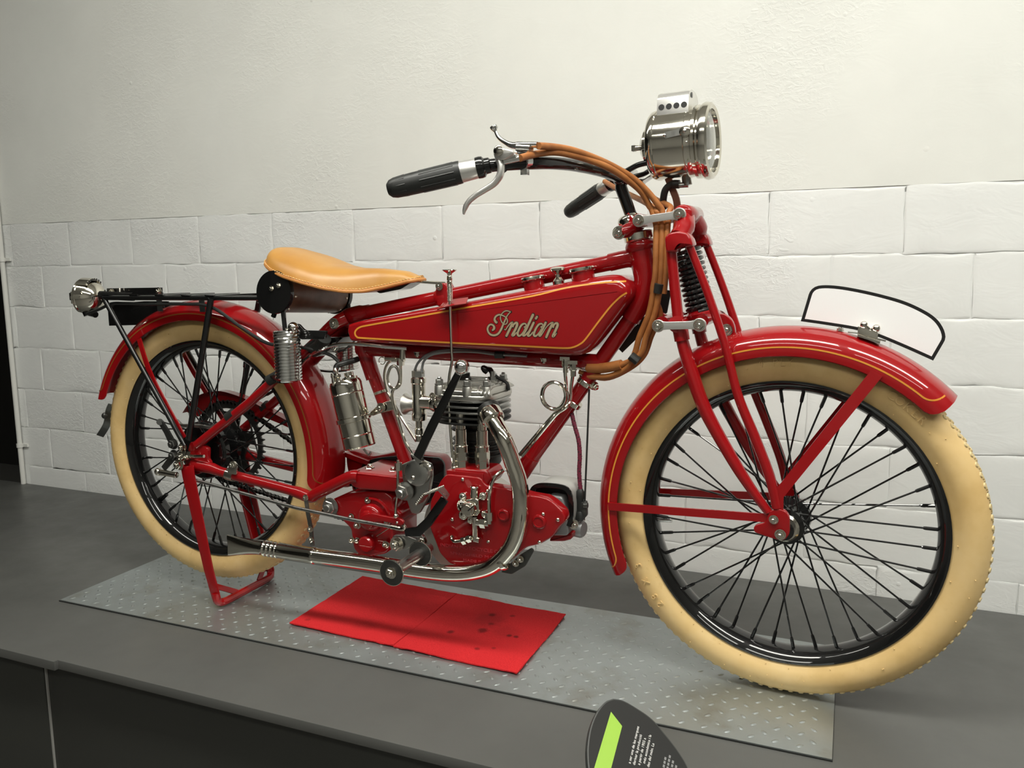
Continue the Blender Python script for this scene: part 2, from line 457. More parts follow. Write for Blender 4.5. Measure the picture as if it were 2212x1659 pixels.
def block_mesh(L, Hh, seed):
    r = np.random.default_rng(seed); nx, nz = 20, 9; t = .012
    xs = [0, .0025, .007] + list(np.linspace(.02, L - .02, nx - 6)) + [L - .007, L - .0025, L]
    zs = [0, .0025, .007] + list(np.linspace(.03, Hh - .03, nz - 6 + 1)) + [Hh - .007, Hh - .0025, Hh]
    dep = {0: .0026, 1: .0010, 2: .0003}
    v = []; f = []
    tilt = r.normal(0, .003, 2)
    env = np.convolve(r.uniform(-.35, 1.25, 80), np.ones(4) / 4, 'same').clip(.05, 1.1)   # paint fills the joint here and there
    rag = np.convolve(r.normal(0, .0030, 80), np.ones(3) / 3, 'same')
    for j, z in enumerate(zs):
        for i, x in enumerate(xs):
            e = min(i, j, len(xs) - 1 - i, len(zs) - 1 - j)
            d = dep.get(e, 0) * env[(i + 2 * j) % 70] + r.normal(0, .0003)
            jx = r.normal(0, .0011) if e <= 2 else 0; jz = rag[(i + 31 * (j > 3)) % 78] if min(j, len(zs) - 1 - j) <= 2 else 0
            v.append((x + jx - L / 2, -t / 2 + d + tilt[0] * (x - L / 2) + tilt[1] * (z - Hh / 2), z + jz - Hh / 2))
    n = len(xs)
    for j in range(len(zs) - 1):
        for i in range(n - 1): f.append((j * n + i, j * n + i + 1, (j + 1) * n + i + 1, (j + 1) * n + i))
    bl = len(v)
    for z in (-Hh / 2, Hh / 2):
        for x in (-L / 2, L / 2): v.append((x, t / 2, z))
    f += [(bl, bl + 2, bl + 3, bl + 1)]
    f.append(tuple(range(n)) + (bl + 1, bl)); top = (len(zs) - 1) * n
    f.append(tuple(range(top + n - 1, top - 1, -1)) + (bl + 2, bl + 3))
    f.append(tuple(j * n for j in range(len(zs) - 1, -1, -1)) + (bl, bl + 2)); f.append(tuple(j * n + n - 1 for j in range(len(zs))) + (bl + 3, bl + 1))
    m = MB(); m.v = v; m.f = f
    return m
ROWS = [(-.088, .078, -1.25), (.078, .240, -1.112), (.240, .400, -1.234), (.400, .568, -1.119), (.568, .735, -1.248), (.735, .895, -1.395), (.895, 1.061, -.91)]
BL = .322; GAP = .0028
for ri, (z0, z1, xa) in enumerate(ROWS):
    variants = [mesh_from(block_mesh(BL - GAP, z1 - z0 - GAP, 100 * ri + k), 'block', 'wall_paint', 50) for k in range(4)]
    x = xa - BL * math.ceil((xa - X_END) / BL)
    while x < 3.0:
        a, b_ = max(x, X_END + .001), x + BL
        if b_ - a > .05:
            if b_ - a < BL - .01: me = mesh_from(block_mesh(b_ - a - GAP, z1 - z0 - GAP, 900 + ri), 'block', 'wall_paint', 50)
            else: me = variants[random.randrange(4)]
            o = obj('block', me, None, wall)
            o.location = ((a + b_) / 2, WALL_Y + .0052 + random.uniform(-.0009, .0009), (z0 + z1) / 2)
        x += BL
# conduit pipe in the corner
pr = empty('conduit_pipe', (-1.597, .597, 0), 'thin white vertical conduit pipe clipped to the end of the block wall', 'pipe')
obj('pipe', tube([V(-1.597, .597, z) for z in (-.001, 1.0, 2.248)], .0095, 14), 'pipe_white', pr)
for zc in (.155, .915):
    obj('pipe_clip', mb(lathe([(.0095, 0), (.013, 0), (.013, .016), (.0095, .016)], V(-1.597, .597, zc), ZA, 16, loop=True), box((-1.583, .606, zc + .008), (.022, 0, 0), (0, .004, 0), (0, 0, .006))), 'pipe_white', pr)
# lamps
for i, (lx, ly, where, k) in enumerate(LAMPS):
    e = empty('ceiling_lamp', (lx, ly, CEIL_Z), 'flat white panel lamp on the ceiling above ' + where, 'lamp'); e['group'] = 'panel lamps on the ceiling'
    hw_ = .10 if k == 0 else .20
    obj('lamp_body', slab(lx - .84, lx + .84, ly - hw_ - .02, ly + hw_ + .02, CEIL_Z - .05, CEIL_Z), 'lamp_body', e)
    obj('lamp_diffuser', slab(lx - .82, lx + .82, ly - hw_, ly + hw_, CEIL_Z - .062, CEIL_Z - .050), 'lamp_light_%d' % k, e)

# ------------------------------------------------------------------ display platform
EDGE_Y = -0.4563
xs = Yp('_', 124, 1427, EDGE_Y)[0]
pf = empty('display_platform', (1, 0, FLOOR_Z), 'low dark grey display platform along the white wall', 'platform')
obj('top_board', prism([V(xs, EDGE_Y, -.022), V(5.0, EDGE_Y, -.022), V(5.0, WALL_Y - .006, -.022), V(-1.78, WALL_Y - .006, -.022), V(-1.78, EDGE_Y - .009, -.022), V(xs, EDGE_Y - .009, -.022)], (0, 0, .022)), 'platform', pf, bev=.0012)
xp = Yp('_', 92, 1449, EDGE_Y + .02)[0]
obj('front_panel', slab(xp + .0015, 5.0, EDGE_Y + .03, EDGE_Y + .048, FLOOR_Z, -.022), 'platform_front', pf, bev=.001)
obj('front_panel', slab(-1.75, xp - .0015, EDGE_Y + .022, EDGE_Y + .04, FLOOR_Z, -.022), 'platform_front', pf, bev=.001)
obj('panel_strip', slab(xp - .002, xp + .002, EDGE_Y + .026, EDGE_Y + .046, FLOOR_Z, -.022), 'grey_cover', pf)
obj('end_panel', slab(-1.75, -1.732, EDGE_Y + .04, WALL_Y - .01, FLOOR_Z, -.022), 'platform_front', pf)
# ------------------------------------------------------------------ chequer plate
PX0, PX1, PY0, PY1, PZ = -.358, 1.559, -.218, .2455, .0043
cp = empty('chequer_plate', (.6, 0, 0), 'grey galvanised chequer plate lying on the platform under the motorcycle', 'metal plate')
obj('base_layer', slab(PX0 - .002, PX1 + .001, PY0 - .002, PY1, .0002, .0027), 'base_black', cp)  # thin black layer below the sheet, showing as a dark edge line
obj('sheet', slab(PX0, PX1, PY0, PY1, .0027, PZ), 'galv', cp)
lug = MB(); pitch = .0214
def one_lug(x, y, c):
    L, Wd, Hh = .0088, .0046, .0016; s, k = math.sin(c), math.cos(c); ring = []
    P = lambda u, w, h: (x + u * k - w * s, y + u * s + w * k, PZ - .0002 + h)
    base = [P(L * math.cos(a), Wd * math.sin(a), 0) for a in np.linspace(0, 2 * PI, 9)[:-1]]
    top = [P(.62 * L * math.cos(a), .55 * Wd * math.sin(a), Hh) for a in np.linspace(0, 2 * PI, 9)[:-1]]
    return base + top, [(i, (i + 1) % 8, 8 + (i + 1) % 8, 8 + i) for i in range(8)] + [tuple(range(8, 16))]
for j in range(1, int((PY1 - PY0) / pitch)):
    for i in range(1, int((PX1 - PX0) / pitch)):
        if (i + j) % 2 == 0:
            x, y = PX0 + i * pitch, PY0 + j * pitch
            lug.add(one_lug(x, y, math.radians(45 if j % 2 else -45)))
lo = obj('raised_lugs', lug, 'galv', cp, angle=60); lo['kind'] = 'stuff'
# ------------------------------------------------------------------ red felt mats
def H2(x, y): p = Gp('h', x, y, .010); return (p[0], p[1])
sp1 = [(*H2(205, 438), .008, .45), (*H2(600, 480), .03, .18)]
sp2 = [(*H2(1463, 405), .010, .7), (*H2(1603, 412), .008, .6), (*H2(1180, 520), .010, .75), (*H2(1400, 515), .014, .75), (*H2(1455, 470), .009, .6), (*H2(1580, 548), .007, .8), (*H2(1627, 555), .007, .8),
       (*H2(1360, 635), .007, .65), (*H2(1475, 632), .006, .55), (*H2(1440, 440), .045, .35), (*H2(1560, 520), .035, .22)]
feltmat('felt_a', sp1); feltmat('felt_b', sp2)
def felt(name, cs, mat, label, seed):
    r = np.random.default_rng(seed); n, m = 26, 20; v = []; f = []
    a, b_, c, d = [np.asarray(x) for x in cs]     # near-left, near-right, far-right, far-left
    for lay in (0, 1):
        for j in range(m + 1):
            for i in range(n + 1):
                s, t = i / n, j / m
                p = (1 - t) * ((1 - s) * a + s * b_) + t * ((1 - s) * d + s * c)
                wob = .0012 * math.sin(9 * p[0] * 3 + seed) * math.sin(21 * p[1] + 2 * seed) + .0012
                v.append((p[0] + (r.normal(0, .0006) if i in (0, n) else 0), p[1] + (r.normal(0, .0006) if j in (0, m) else 0), .0060 + (.0030 if lay else 0) + wob))
    N_ = (n + 1) * (m + 1)
    for j in range(m):
        for i in range(n):
            k = j * (n + 1) + i
            f.append((N_ + k, N_ + k + 1, N_ + k + n + 2, N_ + k + n + 1)); f.append((k, k + n + 1, k + n + 2, k + 1))
    rim = [i for i in range(n + 1)] + [j * (n + 1) + n for j in range(1, m + 1)] + [m * (n + 1) + i for i in range(n - 1, -1, -1)] + [j * (n + 1) for j in range(m - 1, 0, -1)]
    for i in range(len(rim)):
        p, q_ = rim[i], rim[(i + 1) % len(rim)]; f.append((p, q_, N_ + q_, N_ + p))
    M_ = MB(); M_.v = v; M_.f = f
    o = obj(name, M_, mat); tag(o, label, 'mat', 'red felt mats under the engine')
g = lambda x, y: Gp('_', x, y, .009)[:2]
A0, A1, A2, A3, A4 = g(625, 1346), g(850, 1395), g(1117, 1455), g(1222, 1328), g(783, 1245)
far_mid = V(A1[0] + .002, (A4[1] + A3[1]) / 2 + .002)
felt('felt_mat', (A0, A1 - V(.0012, 0), far_mid - V(.0006, 0), A4), 'felt_a', 'red felt mat with one small faint spot, lying under the gearbox', 1)
felt('felt_mat', (A1 + V(.0012, -.002), A2, A3, far_mid + V(.0006, 0)), 'felt_b', 'red felt mat with dark oil spots, lying under the front of the engine', 2)

# ------------------------------------------------------------------ information sign on a post in front of the platform
SN = nrm(V(.50, -.42, .76)); S0 = Yp('_', 1370, 1640, -.53)
def Sp(x, y, lift=0.0): return onplane(q('Y', x, y), S0, SN) + SN * lift
sg = empty('information_sign', (S0[0] - .02, S0[1] - .03, FLOOR_Z), 'dark rounded information sign with a lime green stripe and white text', 'sign')
ol = [(700, 215), (820, 232), (930, 280), (1080, 370), (1230, 470), (1360, 580), (1460, 700), (1600, 870), (1720, 1030), (1830, 1200), (1900, 1340), (1960, 1500), (1990, 1700), (1900, 1950),
      (1650, 2150), (1300, 2260), (950, 2230), (650, 2080), (450, 1860), (345, 1600), (300, 1320), (285, 1100), (292, 930), (320, 740), (360, 600), (420, 460), (500, 340), (590, 255)]
face = spl([Sp(*p) for p in ol] + [Sp(*ol[0])], 3)[:-1]
panel = obj('panel', pillow(face, -SN, .010, .0008, 2, True), 'sign_edge', sg)
obj('face_sheet', prism([p + SN * .0004 - nrm(p - S0) * .0022 for p in face], -SN * .0006), 'sign_dark', panel)
obj('green_stripe', prism([Sp(x, y, .0006) for x, y in ((660, 425), (838, 655), (590, 1600), (310, 1600))], -SN * .0004), 'lime', panel)
tx = nrm(Sp(1085, 665) - Sp(930, 1320)); ty = np.cross(SN, tx)
for i, (s, x, y) in enumerate((('a ser una de les marques', 1098, 665), ('derivar la producció', 1142, 795), ('a partir de 1955 a', 1206, 850), ('més econòmica i la', 1292, 800), ('des del món. La', 1338, 935))):
    me = text_mesh(s, .0062, .00008, 'text_line', 'text_white', 'RIGHT')
    obj('text_line', me, None, panel, M=frame_mat(Sp(x + 12, y, .0006), tx, ty))
gl = MB()
for i, (x, y) in enumerate(((1530, 1150), (1600, 1120), (1650, 1205), (1700, 1280))):
    for k in range(7):
        a = Sp(x, y, .0006) - tx * (k * .0062); gl.add(box(a - tx * .0022, tx * .0022, ty * .0016, SN * .0001))
g_ = obj('small_print', gl, 'text_grey', panel); g_['kind'] = 'stuff'
obj('post', tube([S0 - SN * .012, V(S0[0] - .02, S0[1] - .03, S0[2] - .06), V(S0[0] - .02, S0[1] - .03, FLOOR_Z + .01)], .012, 14), 'sign_edge', sg)
obj('foot', lathe([(.09, 0), (.09, .008), (.02, .012), (.012, .02)], V(S0[0] - .02, S0[1] - .03, FLOOR_Z), ZA, 28), 'sign_edge', sg)

# ================================================================== the motorcycle
bike = empty('motorcycle', (.728, 0, 0), 'red vintage motorcycle with cream tyres and a tan leather saddle on its rear stand', 'motorcycle')
def part(name, m, mat, parent=None, **kw): return obj(name, m, mat, parent or bike, **kw)
# shared fasteners
_bm = mb(lathe([(1.25, 0), (1.25, .16)], (0, 0, 0), ZA, 20), lathe([(1.0, .16), (1.0, .8), (.9, .92)], (0, 0, 0), ZA, 6), lathe([(.52, .9), (.52, 1.2), (.4, 1.32)], (0, 0, 0), ZA, 12))
BOLT = {k: mesh_from(_bm, 'bolt', k, 30) for k in ('nickel', 'chrome', 'steel', 'dark_steel')}
_sm = mb(lathe([(1, 0), (1, .25), (.8, .6), (.45, .82), (.001, .9)], (0, 0, 0), ZA, 16))
SCREW = {k: mesh_from(_sm, 'screw', k, 50) for k in ('nickel', 'chrome', 'black_enamel')}
def bolt(p, ax, r, h=None, mat='nickel', parent=None, name='bolt', roll=0.3):
    o = obj(name, BOLT[mat], None, parent or bike, M=mat_at(p, ax, r, h or r * 1.1, roll)); return o
def screw(p, ax, r, mat='nickel', parent=None):
    return obj('screw', SCREW[mat], None, parent or bike, M=mat_at(p, ax, r, r))

# ---------------- wheels
R_RIM, R_TY = .2885, .358
def wheel(name, c, ax, fx, up, label, studs_from):
    at = lambda r, a, o: c + (math.cos(a) * fx + math.sin(a) * up) * r + ax * o
    uv = (fx, up)
    rim_prof = [(.2885, -.0315), (.2885, -.0290), (.2830, -.0265), (.2765, -.0225), (.2700, -.0120), (.2690, 0), (.2700, .0120), (.2765, .0225), (.2830, .0265), (.2885, .0290), (.2885, .0315), (.2845, .0325), (.2790, .0290),
                (.2740, .0240), (.2665, .0130), (.2655, 0), (.2665, -.0130), (.2740, -.0240), (.2790, -.0290), (.2845, -.0325)]
    rim = part(name, lathe([(r, h) for r, h in rim_prof], c, ax, 120, loop=True, uv=uv), 'black_enamel', label=label)
    tp = []
    for k in range(25):
        a = math.radians(-128 + 256 * k / 24)
        rr, hh = .0385, .0400
        x, y = math.cos(a) * rr, math.sin(a) * hh
        if abs(y) < .024: x = min(x, .0332)
        tp.append((.3195 + x, y))
    tp = [(.286, -.0265)] + tp + [(.286, .0265)]
    # a raised line where the tread strip ends
    tp2 = []
    for r, h in tp:
        tp2.append((r, h))
    ty = obj('tyre', lathe(tp2, c, ax, 128, cap=False, uv=uv), 'tyre', rim, angle=60)
    for s in (-1, 1):
        obj('tread_edge', tube([at(.3470, a, s * .0262) for a in np.linspace(0, 2 * PI, 121)], .0011, 5, cap=False), 'tyre', rim)
    st = MB()
    for i in range(112):
        a = 2 * PI * i / 112
        for o_, da, rr in ((-.0185, 0, .3518), (0.0, PI / 112, .3525), (.0185, 0, .3518)):
            A = a + da; d = math.cos(A) * fx + math.sin(A) * up
            d2 = nrm(d + ax * (o_ / .06)); st.add(lathe([(.0056, -.004), (.0054, .0020), (.0047, .0029), (.0015, .0031), (.0010, .0022)], at(rr, A, o_), d2, 9))
    so = obj('tread_studs', st, 'stud', rim, angle=40); so['kind'] = 'stuff'
    hairs = MB(); rg = np.random.default_rng(3)
    for i in range(46):
        a = rg.uniform(0, 2 * PI); k = rg.choice([.297, .318, .333]); oo = {.297: .0335, .318: .0400, .333: .0378}[k]
        hairs.add(lathe([(.0011, -.001), (.0009, .0016), (.0001, .002)], at(k, a, -oo), -ax, 6))
    ho = obj('moulding_nibs', hairs, 'tyre', rim); ho['kind'] = 'stuff'
    return rim, at
def spokes(rim, at, c, ax, fl_r, fl_o, n=36, phase=0.0, cross=3.2):
    per = n // 2; mesh = None
    for i in range(n):
        side = -1 if i % 2 == 0 else 1
        a_rim = 2 * PI * i / n + phase
        j = i // 2
        tw = (1 if j % 2 == 0 else -1) * cross * (2 * PI / per) * .5
        p0 = at(fl_r, a_rim + tw * 2.0, side * fl_o[0 if side < 0 else 1]); p1 = at(.2675, a_rim, side * .006)
        L = np.linalg.norm(p1 - p0); d = (p1 - p0) / L
        sm = mb(lathe([(.0019, 0), (.0019, 1 - .024 / L)], (0, 0, 0), ZA, 7), lathe([(.0030, 1 - .026 / L), (.0036, 1 - .022 / L), (.0036, 1.0)], (0, 0, 0), ZA, 7))
        key = ('sp', rim.name, side)
        if key not in MAT_SP: MAT_SP[key] = mesh_from(sm, 'spoke', 'black_enamel', 40)
        obj('spoke', MAT_SP[key], None, rim, M=mat_at(p0, d, 1.0, L))
MAT_SP = {}
fw, fat = wheel('front_wheel', FC, FN, FX, FU, 'front wheel with cream tyre and black spoked rim', 0)
rw, rat = wheel('rear_wheel', RC, YA, XA, ZA, 'rear wheel with cream tyre and black spoked rim', 0)
spokes(fw, fat, FC, FN, .030, (.030, .030), 40, math.radians(4.5))
spokes(rw, rat, RC, YA, .052, (.030, .034), 40, math.radians(2), 2.2)
# front hub
obj('hub', mb(lathe([(.012, -.062), (.020, -.060), (.020, -.040), (.036, -.036), (.038, -.028), (.030, -.022), (.024, -.010), (.023, .010), (.028, .020), (.040, .026), (.042, .036), (.022, .040), (.020, .060), (.012, .062)], FC, FN, 32, uv=(FX, FU))), 'black_enamel', fw)
obj('hub_dust_cap', lathe([(.024, -.048), (.028, -.044), (.028, -.038), (.02, -.036)], FC, FN, 24), 'nickel', fw)
# rear hub, brake drum, sprocket
obj('hub', lathe([(.014, -.068), (.024, -.064), (.026, -.050), (.072, -.047), (.077, -.043), (.077, -.028), (.066, -.020), (.034, -.014), (.030, .010), (.056, .022), (.060, .034), (.040, .040), (.026, .052), (.014, .060)], RC, YA, 48, uv=(XA, ZA)), 'black_enamel', rw)
obj('brake_backplate', lathe([(.071, -.0505), (.071, -.0475), (.02, -.0475)], RC, YA, 48), 'black_enamel', rw)
for k in range(6): screw(RC + V(.062 * math.cos(k * 1.047 + .3), -.0505, .062 * math.sin(k * 1.047 + .3)), -YA, .003, 'black_enamel', rw)
def sprocket(R, nt, y, th, holes):
    pts = []
    for k in range(nt):
        for da, rr in ((-.5, R - .009), (-.28, R - .009), (-.10, R), (.10, R), (.28, R - .009)):
            a = 2 * PI * (k + da) / nt; pts.append((rr * math.cos(a), rr * math.sin(a)))
    bm = bmesh.new(); n = len(pts)
    def ring(seq, yy): return [bm.verts.new((RC[0] + x, yy, RC[2] + z)) for x, z in seq]
    m = MB()
    # toothed outer ring, inner disc and spoke arms leave five openings
    inn = [(.096 * math.cos(2 * PI * (k) / n - PI / nt), .096 * math.sin(2 * PI * k / n - PI / nt)) for k in range(n)]
    def band(o_, i_):
        k = len(o_); v = [V(RC[0] + x, y, RC[2] + z) for x, z in o_] + [V(RC[0] + x, y, RC[2] + z) for x, z in i_]
        v += [p + V(0, th, 0) for p in v]; f = []
        for a in range(k):
            b2 = (a + 1) % k
            f += [(a, b2, k + b2, k + a), (2 * k + a, 3 * k + a, 3 * k + b2, 2 * k + b2), (a, 2 * k + a, 2 * k + b2, b2), (k + a, k + b2, 3 * k + b2, 3 * k + a)]
        return v, f
    m.add(band(pts, inn))
    m.add(lathe([(.0575, 0), (.0575, th), (.03, th), (.03, 0)], V(RC[0], y, RC[2]), YA, 40, loop=True, uv=(XA, ZA)))
    for k in range(holes):
        a0 = 2 * PI * k / holes + .25; P = []
        for t in np.linspace(0, 1, 7):
            w_ = .20 + .34 * (2 * abs(t - .5)) ** 2.2; rr = .054 + (.098 - .054) * t; P.append((rr, a0 - w_, a0 + w_))
        poly = [V(RC[0] + r * math.cos(a), y + .0004, RC[2] + r * math.sin(a)) for r, a, _ in P] + [V(RC[0] + r * math.cos(b2), y + .0004, RC[2] + r * math.sin(b2)) for r, _, b2 in reversed(P)]
        m.add(prism(poly, (0, th - .0008, 0)))
    bm.free()
    return m
obj('sprocket', sprocket(.119, 44, .056, .005, 5), 'dark_steel', rw)
obj('tyre_valve', cyl(fat(.268, math.radians(187), 0), fat(.236, math.radians(187), 0), .0045, 12), 'chrome', fw)
obj('tyre_valve', mb(cyl(rat(.268, math.radians(219), 0), rat(.262, math.radians(219), 0), .009, 14), cyl(rat(.262, math.radians(219), 0), rat(.235, math.radians(219), 0), .0055, 12, .001)), 'black_enamel', rw)
# raised lettering on the tyre walls, reading clockwise
def tyre_text(parent, at, c, ax, s, a_mid, r, size, gap):
    n = len(s)
    for i, ch in enumerate(s):
        if ch == ' ': continue
        a = a_mid - (i - (n - 1) / 2) * gap / r
        d = nrm(at(1, a, 0) - c); tan = nrm(np.cross(d, ax)); tan = tan if np.dot(tan, at(1, a - .01, 0) - at(1, a, 0)) > 0 else -tan
        dr = r - .3195; o_ = -(.0400 * math.sqrt(max(0, 1 - (dr / .0385) ** 2)))
        nn = nrm(-ax * 1.0 + d * (dr / .0385) * .9); upv = nrm(d - np.dot(d, nn) * nn)
        me = text_mesh(ch, size, .0011, 'raised_letter', 'tyre')
        obj('raised_letter', me, None, parent, M=frame_mat(at(r, a, o_ - .0007) - upv * size * .35, tan, upv))
def ang(p, c, fx, up): d = p - c; return math.atan2(np.dot(d, up), np.dot(d, fx))
tyre_text(fw, fat, FC, FN, '. 4 PLY', ang(Fp('G', 955, 550, -.04), FC, FX, FU), .326, .0205, .0135)
tyre_text(fw, fat, FC, FN, 'COKER', ang(Fp('G', 1630, 770, -.04), FC, FX, FU), .325, .0215, .0165)
tyre_text(fw, fat, FC, FN, '28 X 3', ang(Fp('g', 275, 790, -.04), FC, FX, FU), .322, .0215, .0185)

# ---------------- mudguards
def fender(name, c, ax, fx, up, a0, a1, Rc, label, gold=True, half=.058, Rin=.340, endr=.05, flare=0.0):
    # cross-section: crown ridge, shoulder, flat side
    prof = [(-half, Rin), (-half - .0002, Rin + .003), (-half - .0004, Rin + .007), (-half - .0005, Rin + .013), (-half + .001, Rin + .024), (-half + .008, Rc - .016), (-half + .020, Rc - .0065), (-.020, Rc - .0015), (-.010, Rc + .0005), (0, Rc + .002)]
    prof = prof + [(-h, r) for h, r in reversed(prof[:-1])]
    n = 96; v = []; f = []; m = len(prof); th = .0016
    L = []
    for k in range(n + 1):
        a = a0 + (a1 - a0) * k / n
        # rounded ends: the sides stop earlier than the crown
        for lay in (0, 1):
            for h, r in prof:
                e = min(a - min(a0, a1), max(a0, a1) - a) * Rc
                rr = r - (th if lay else 0)
                aa = a
                if e < endr:
                    k_ = (r - Rin) / .03; lim = .024 * (1 - math.sqrt(max(0, min(1, k_) * (2 - min(1, k_))))) if k_ < 1 else 0
                    s_ = e / endr; e2 = lim + (endr - lim) * s_
                    aa = (a0 + (e2 / Rc) * (1 if a1 > a0 else -1)) if abs(a - a0) < abs(a - a1) else (a1 - (e2 / Rc) * (1 if a1 > a0 else -1))
                hh = h * (1 - (.03 if lay else 0))
                v.append(c + (math.cos(aa) * fx + math.sin(aa) * up) * rr + ax * hh)
    M2 = 2 * m
    for k in range(n):
        for lay in (0, 1):
            for j in range(m - 1):
                b0 = k * M2 + lay * m + j; b1 = b0 + M2; f.append((b0, b0 + 1, b1 + 1, b1))
        for j in (0, m - 1):
            b0 = k * M2 + j; b1 = b0 + M2; f.append((b0, b1, b1 + m, b0 + m))
    for k in (0, n):
        for j in range(m - 1):
            b0 = k * M2 + j; f.append((b0, b0 + 1, b0 + m + 1, b0 + m))
    M_ = MB(); M_.v = [tuple(p) for p in v]; M_.f = f
    o = part(name, M_, 'red', angle=28, label=label)
    if gold:
        bvh = BVHTree.FromPolygons([tuple(p) for p in M_.v], M_.f)
        def hit(r, a, s):
            p = c + (math.cos(a) * fx + math.sin(a) * up) * r + ax * s * (half + .05)
            h = bvh.ray_cast(Vector(p), Vector(-ax * s))
            if h[0] is None: return None
            return np.array(h[0]) + ax * s * .0005
        for s in (-1, 1):
            sg_ = 1 if a1 > a0 else -1
            pts = [hit(Rin + .0165, a, s) for a in np.linspace(a0 + sg_ * .12, a1 - sg_ * .12, 90)]
            e1 = [hit(Rin + .0165 + .028 * (1 - math.cos(t)) , a1 - sg_ * (.12 - .07 * math.sin(t)), s) for t in np.linspace(.15, 1.45, 9)]
            e0 = [hit(Rin + .0165 + .028 * (1 - math.cos(t)), a0 + sg_ * (.12 - .07 * math.sin(t)), s) for t in np.linspace(1.45, .15, 9)]
            pts = [p for p in e0 + pts + e1 if p is not None]
            obj('gold_line', strip(pts, .0030, .0005, ax), 'gold_line' if name == 'front_mudguard' else 'gold_dull', o)
    return o
ff = fender('front_mudguard', FC, FN, FX, FU, math.radians(204), math.radians(44), .390, 'red front mudguard with a gold line')
rf = fender('rear_mudguard', RC, YA, XA, ZA, math.radians(161), math.radians(-11), .392, 'red rear mudguard with a gold line', half=.060, Rin=.343)
# front mudguard stays: flat bars to the fork end, each side
a_st = ang(Fp('G', 1490, 590, -.062), FC, FX, FU)
hubp = Fp('I', 720, 1010, -.074)
for s in (0, 1):
    k = (lambda p: p) if s == 0 else fm
    part('mudguard_stay', strip([k(fat(.350, a_st, -.0605)), k(hubp + FU * .04), k(hubp)], [.0215, .020, .018], .004, FN), 'red')
    part('mudguard_stay', strip([k(fat(.356, math.radians(179.2), -.0605)), k(Fp('I', 640, 1065, -.074))], .0165, .004, FN), 'red')
# rear mudguard stays
for s in (0, 1):
    k = (lambda p: p) if s == 0 else my
    part('mudguard_stay', strip(spl([k(Yp('A', 665, 770, -.062)), k(Yp('A', 760, 1050, -.072)), k(Yp('A', 990, 1480, -.080))], 6), .0135, .004, YA), 'red')
part('mudguard_bolt', BOLT['nickel'], None, M=mat_at(fat(.392, math.radians(78), 0), FU, .006, .005))

# ---------------- frame
fr_top = part('top_tube', tube([Yp('_', 789, 676, 0), Yp('_', 1330, 565, 0)], .0165, 20), 'red')
part('seat_tube', tube([Yp('C', 470, 340, 0), Yp('S', 1100, 600, 0), Yp('S', 1570, 1880, 0)], .0160, 20), 'red')
obj('lug', tube([Yp('C', 470, 330, 0), Yp('C', 555, 590, 0)], [.0195, .0185], 20), 'red', fr_top)
part('tank_rail', tube([Yp('_', 775, 752, 0), Yp('_', 1300, 783, 0)], .0175, 18), 'red')
part('down_tube', tube([Yp('J', 300, 1315, 0), Yp('O', 245, 885, 0)], .0165, 20), 'red')
hl = part('head_lug', mb(tube(spl([Yp('J', 80, 770, 0), Yp('J', 210, 740, 0), Yp('J', 330, 720, 0), Yp('J', 400, 700, 0)], 5), [.0185] * 8 + [.020] * 8, 20),
     tube(spl([Yp('J', 370, 520, 0), Yp('J', 395, 650, 0), Yp('J', 425, 800, 0), Yp('J', 440, 950, 0), Yp('J', 400, 1130, 0), Yp('J', 288, 1338, 0)], 5), [.0275] * 10 + [.027, .0265, .026, .0255, .025] + [.0245, .024, .0235, .023, .0225] + [.022, .0215, .021, .0205, .020, .020], 24)), 'red')
STEER_T, STEER_B = Yp('X', 1180, 900, 0), Yp('J', 470, 1420, 0)
sax = nrm(STEER_T - STEER_B)
obj('head_bearing', lathe([(.028, -.012), (.031, -.009), (.031, .004), (.026, .007)], Yp('J', 368, 500, 0), sax, 28), 'nickel', hl)
obj('bearing_ring', lathe([(.0285, -.022), (.0315, -.017), (.0315, -.010), (.0285, -.004)], Yp('J', 375, 545, 0), sax, 28), 'red', hl)
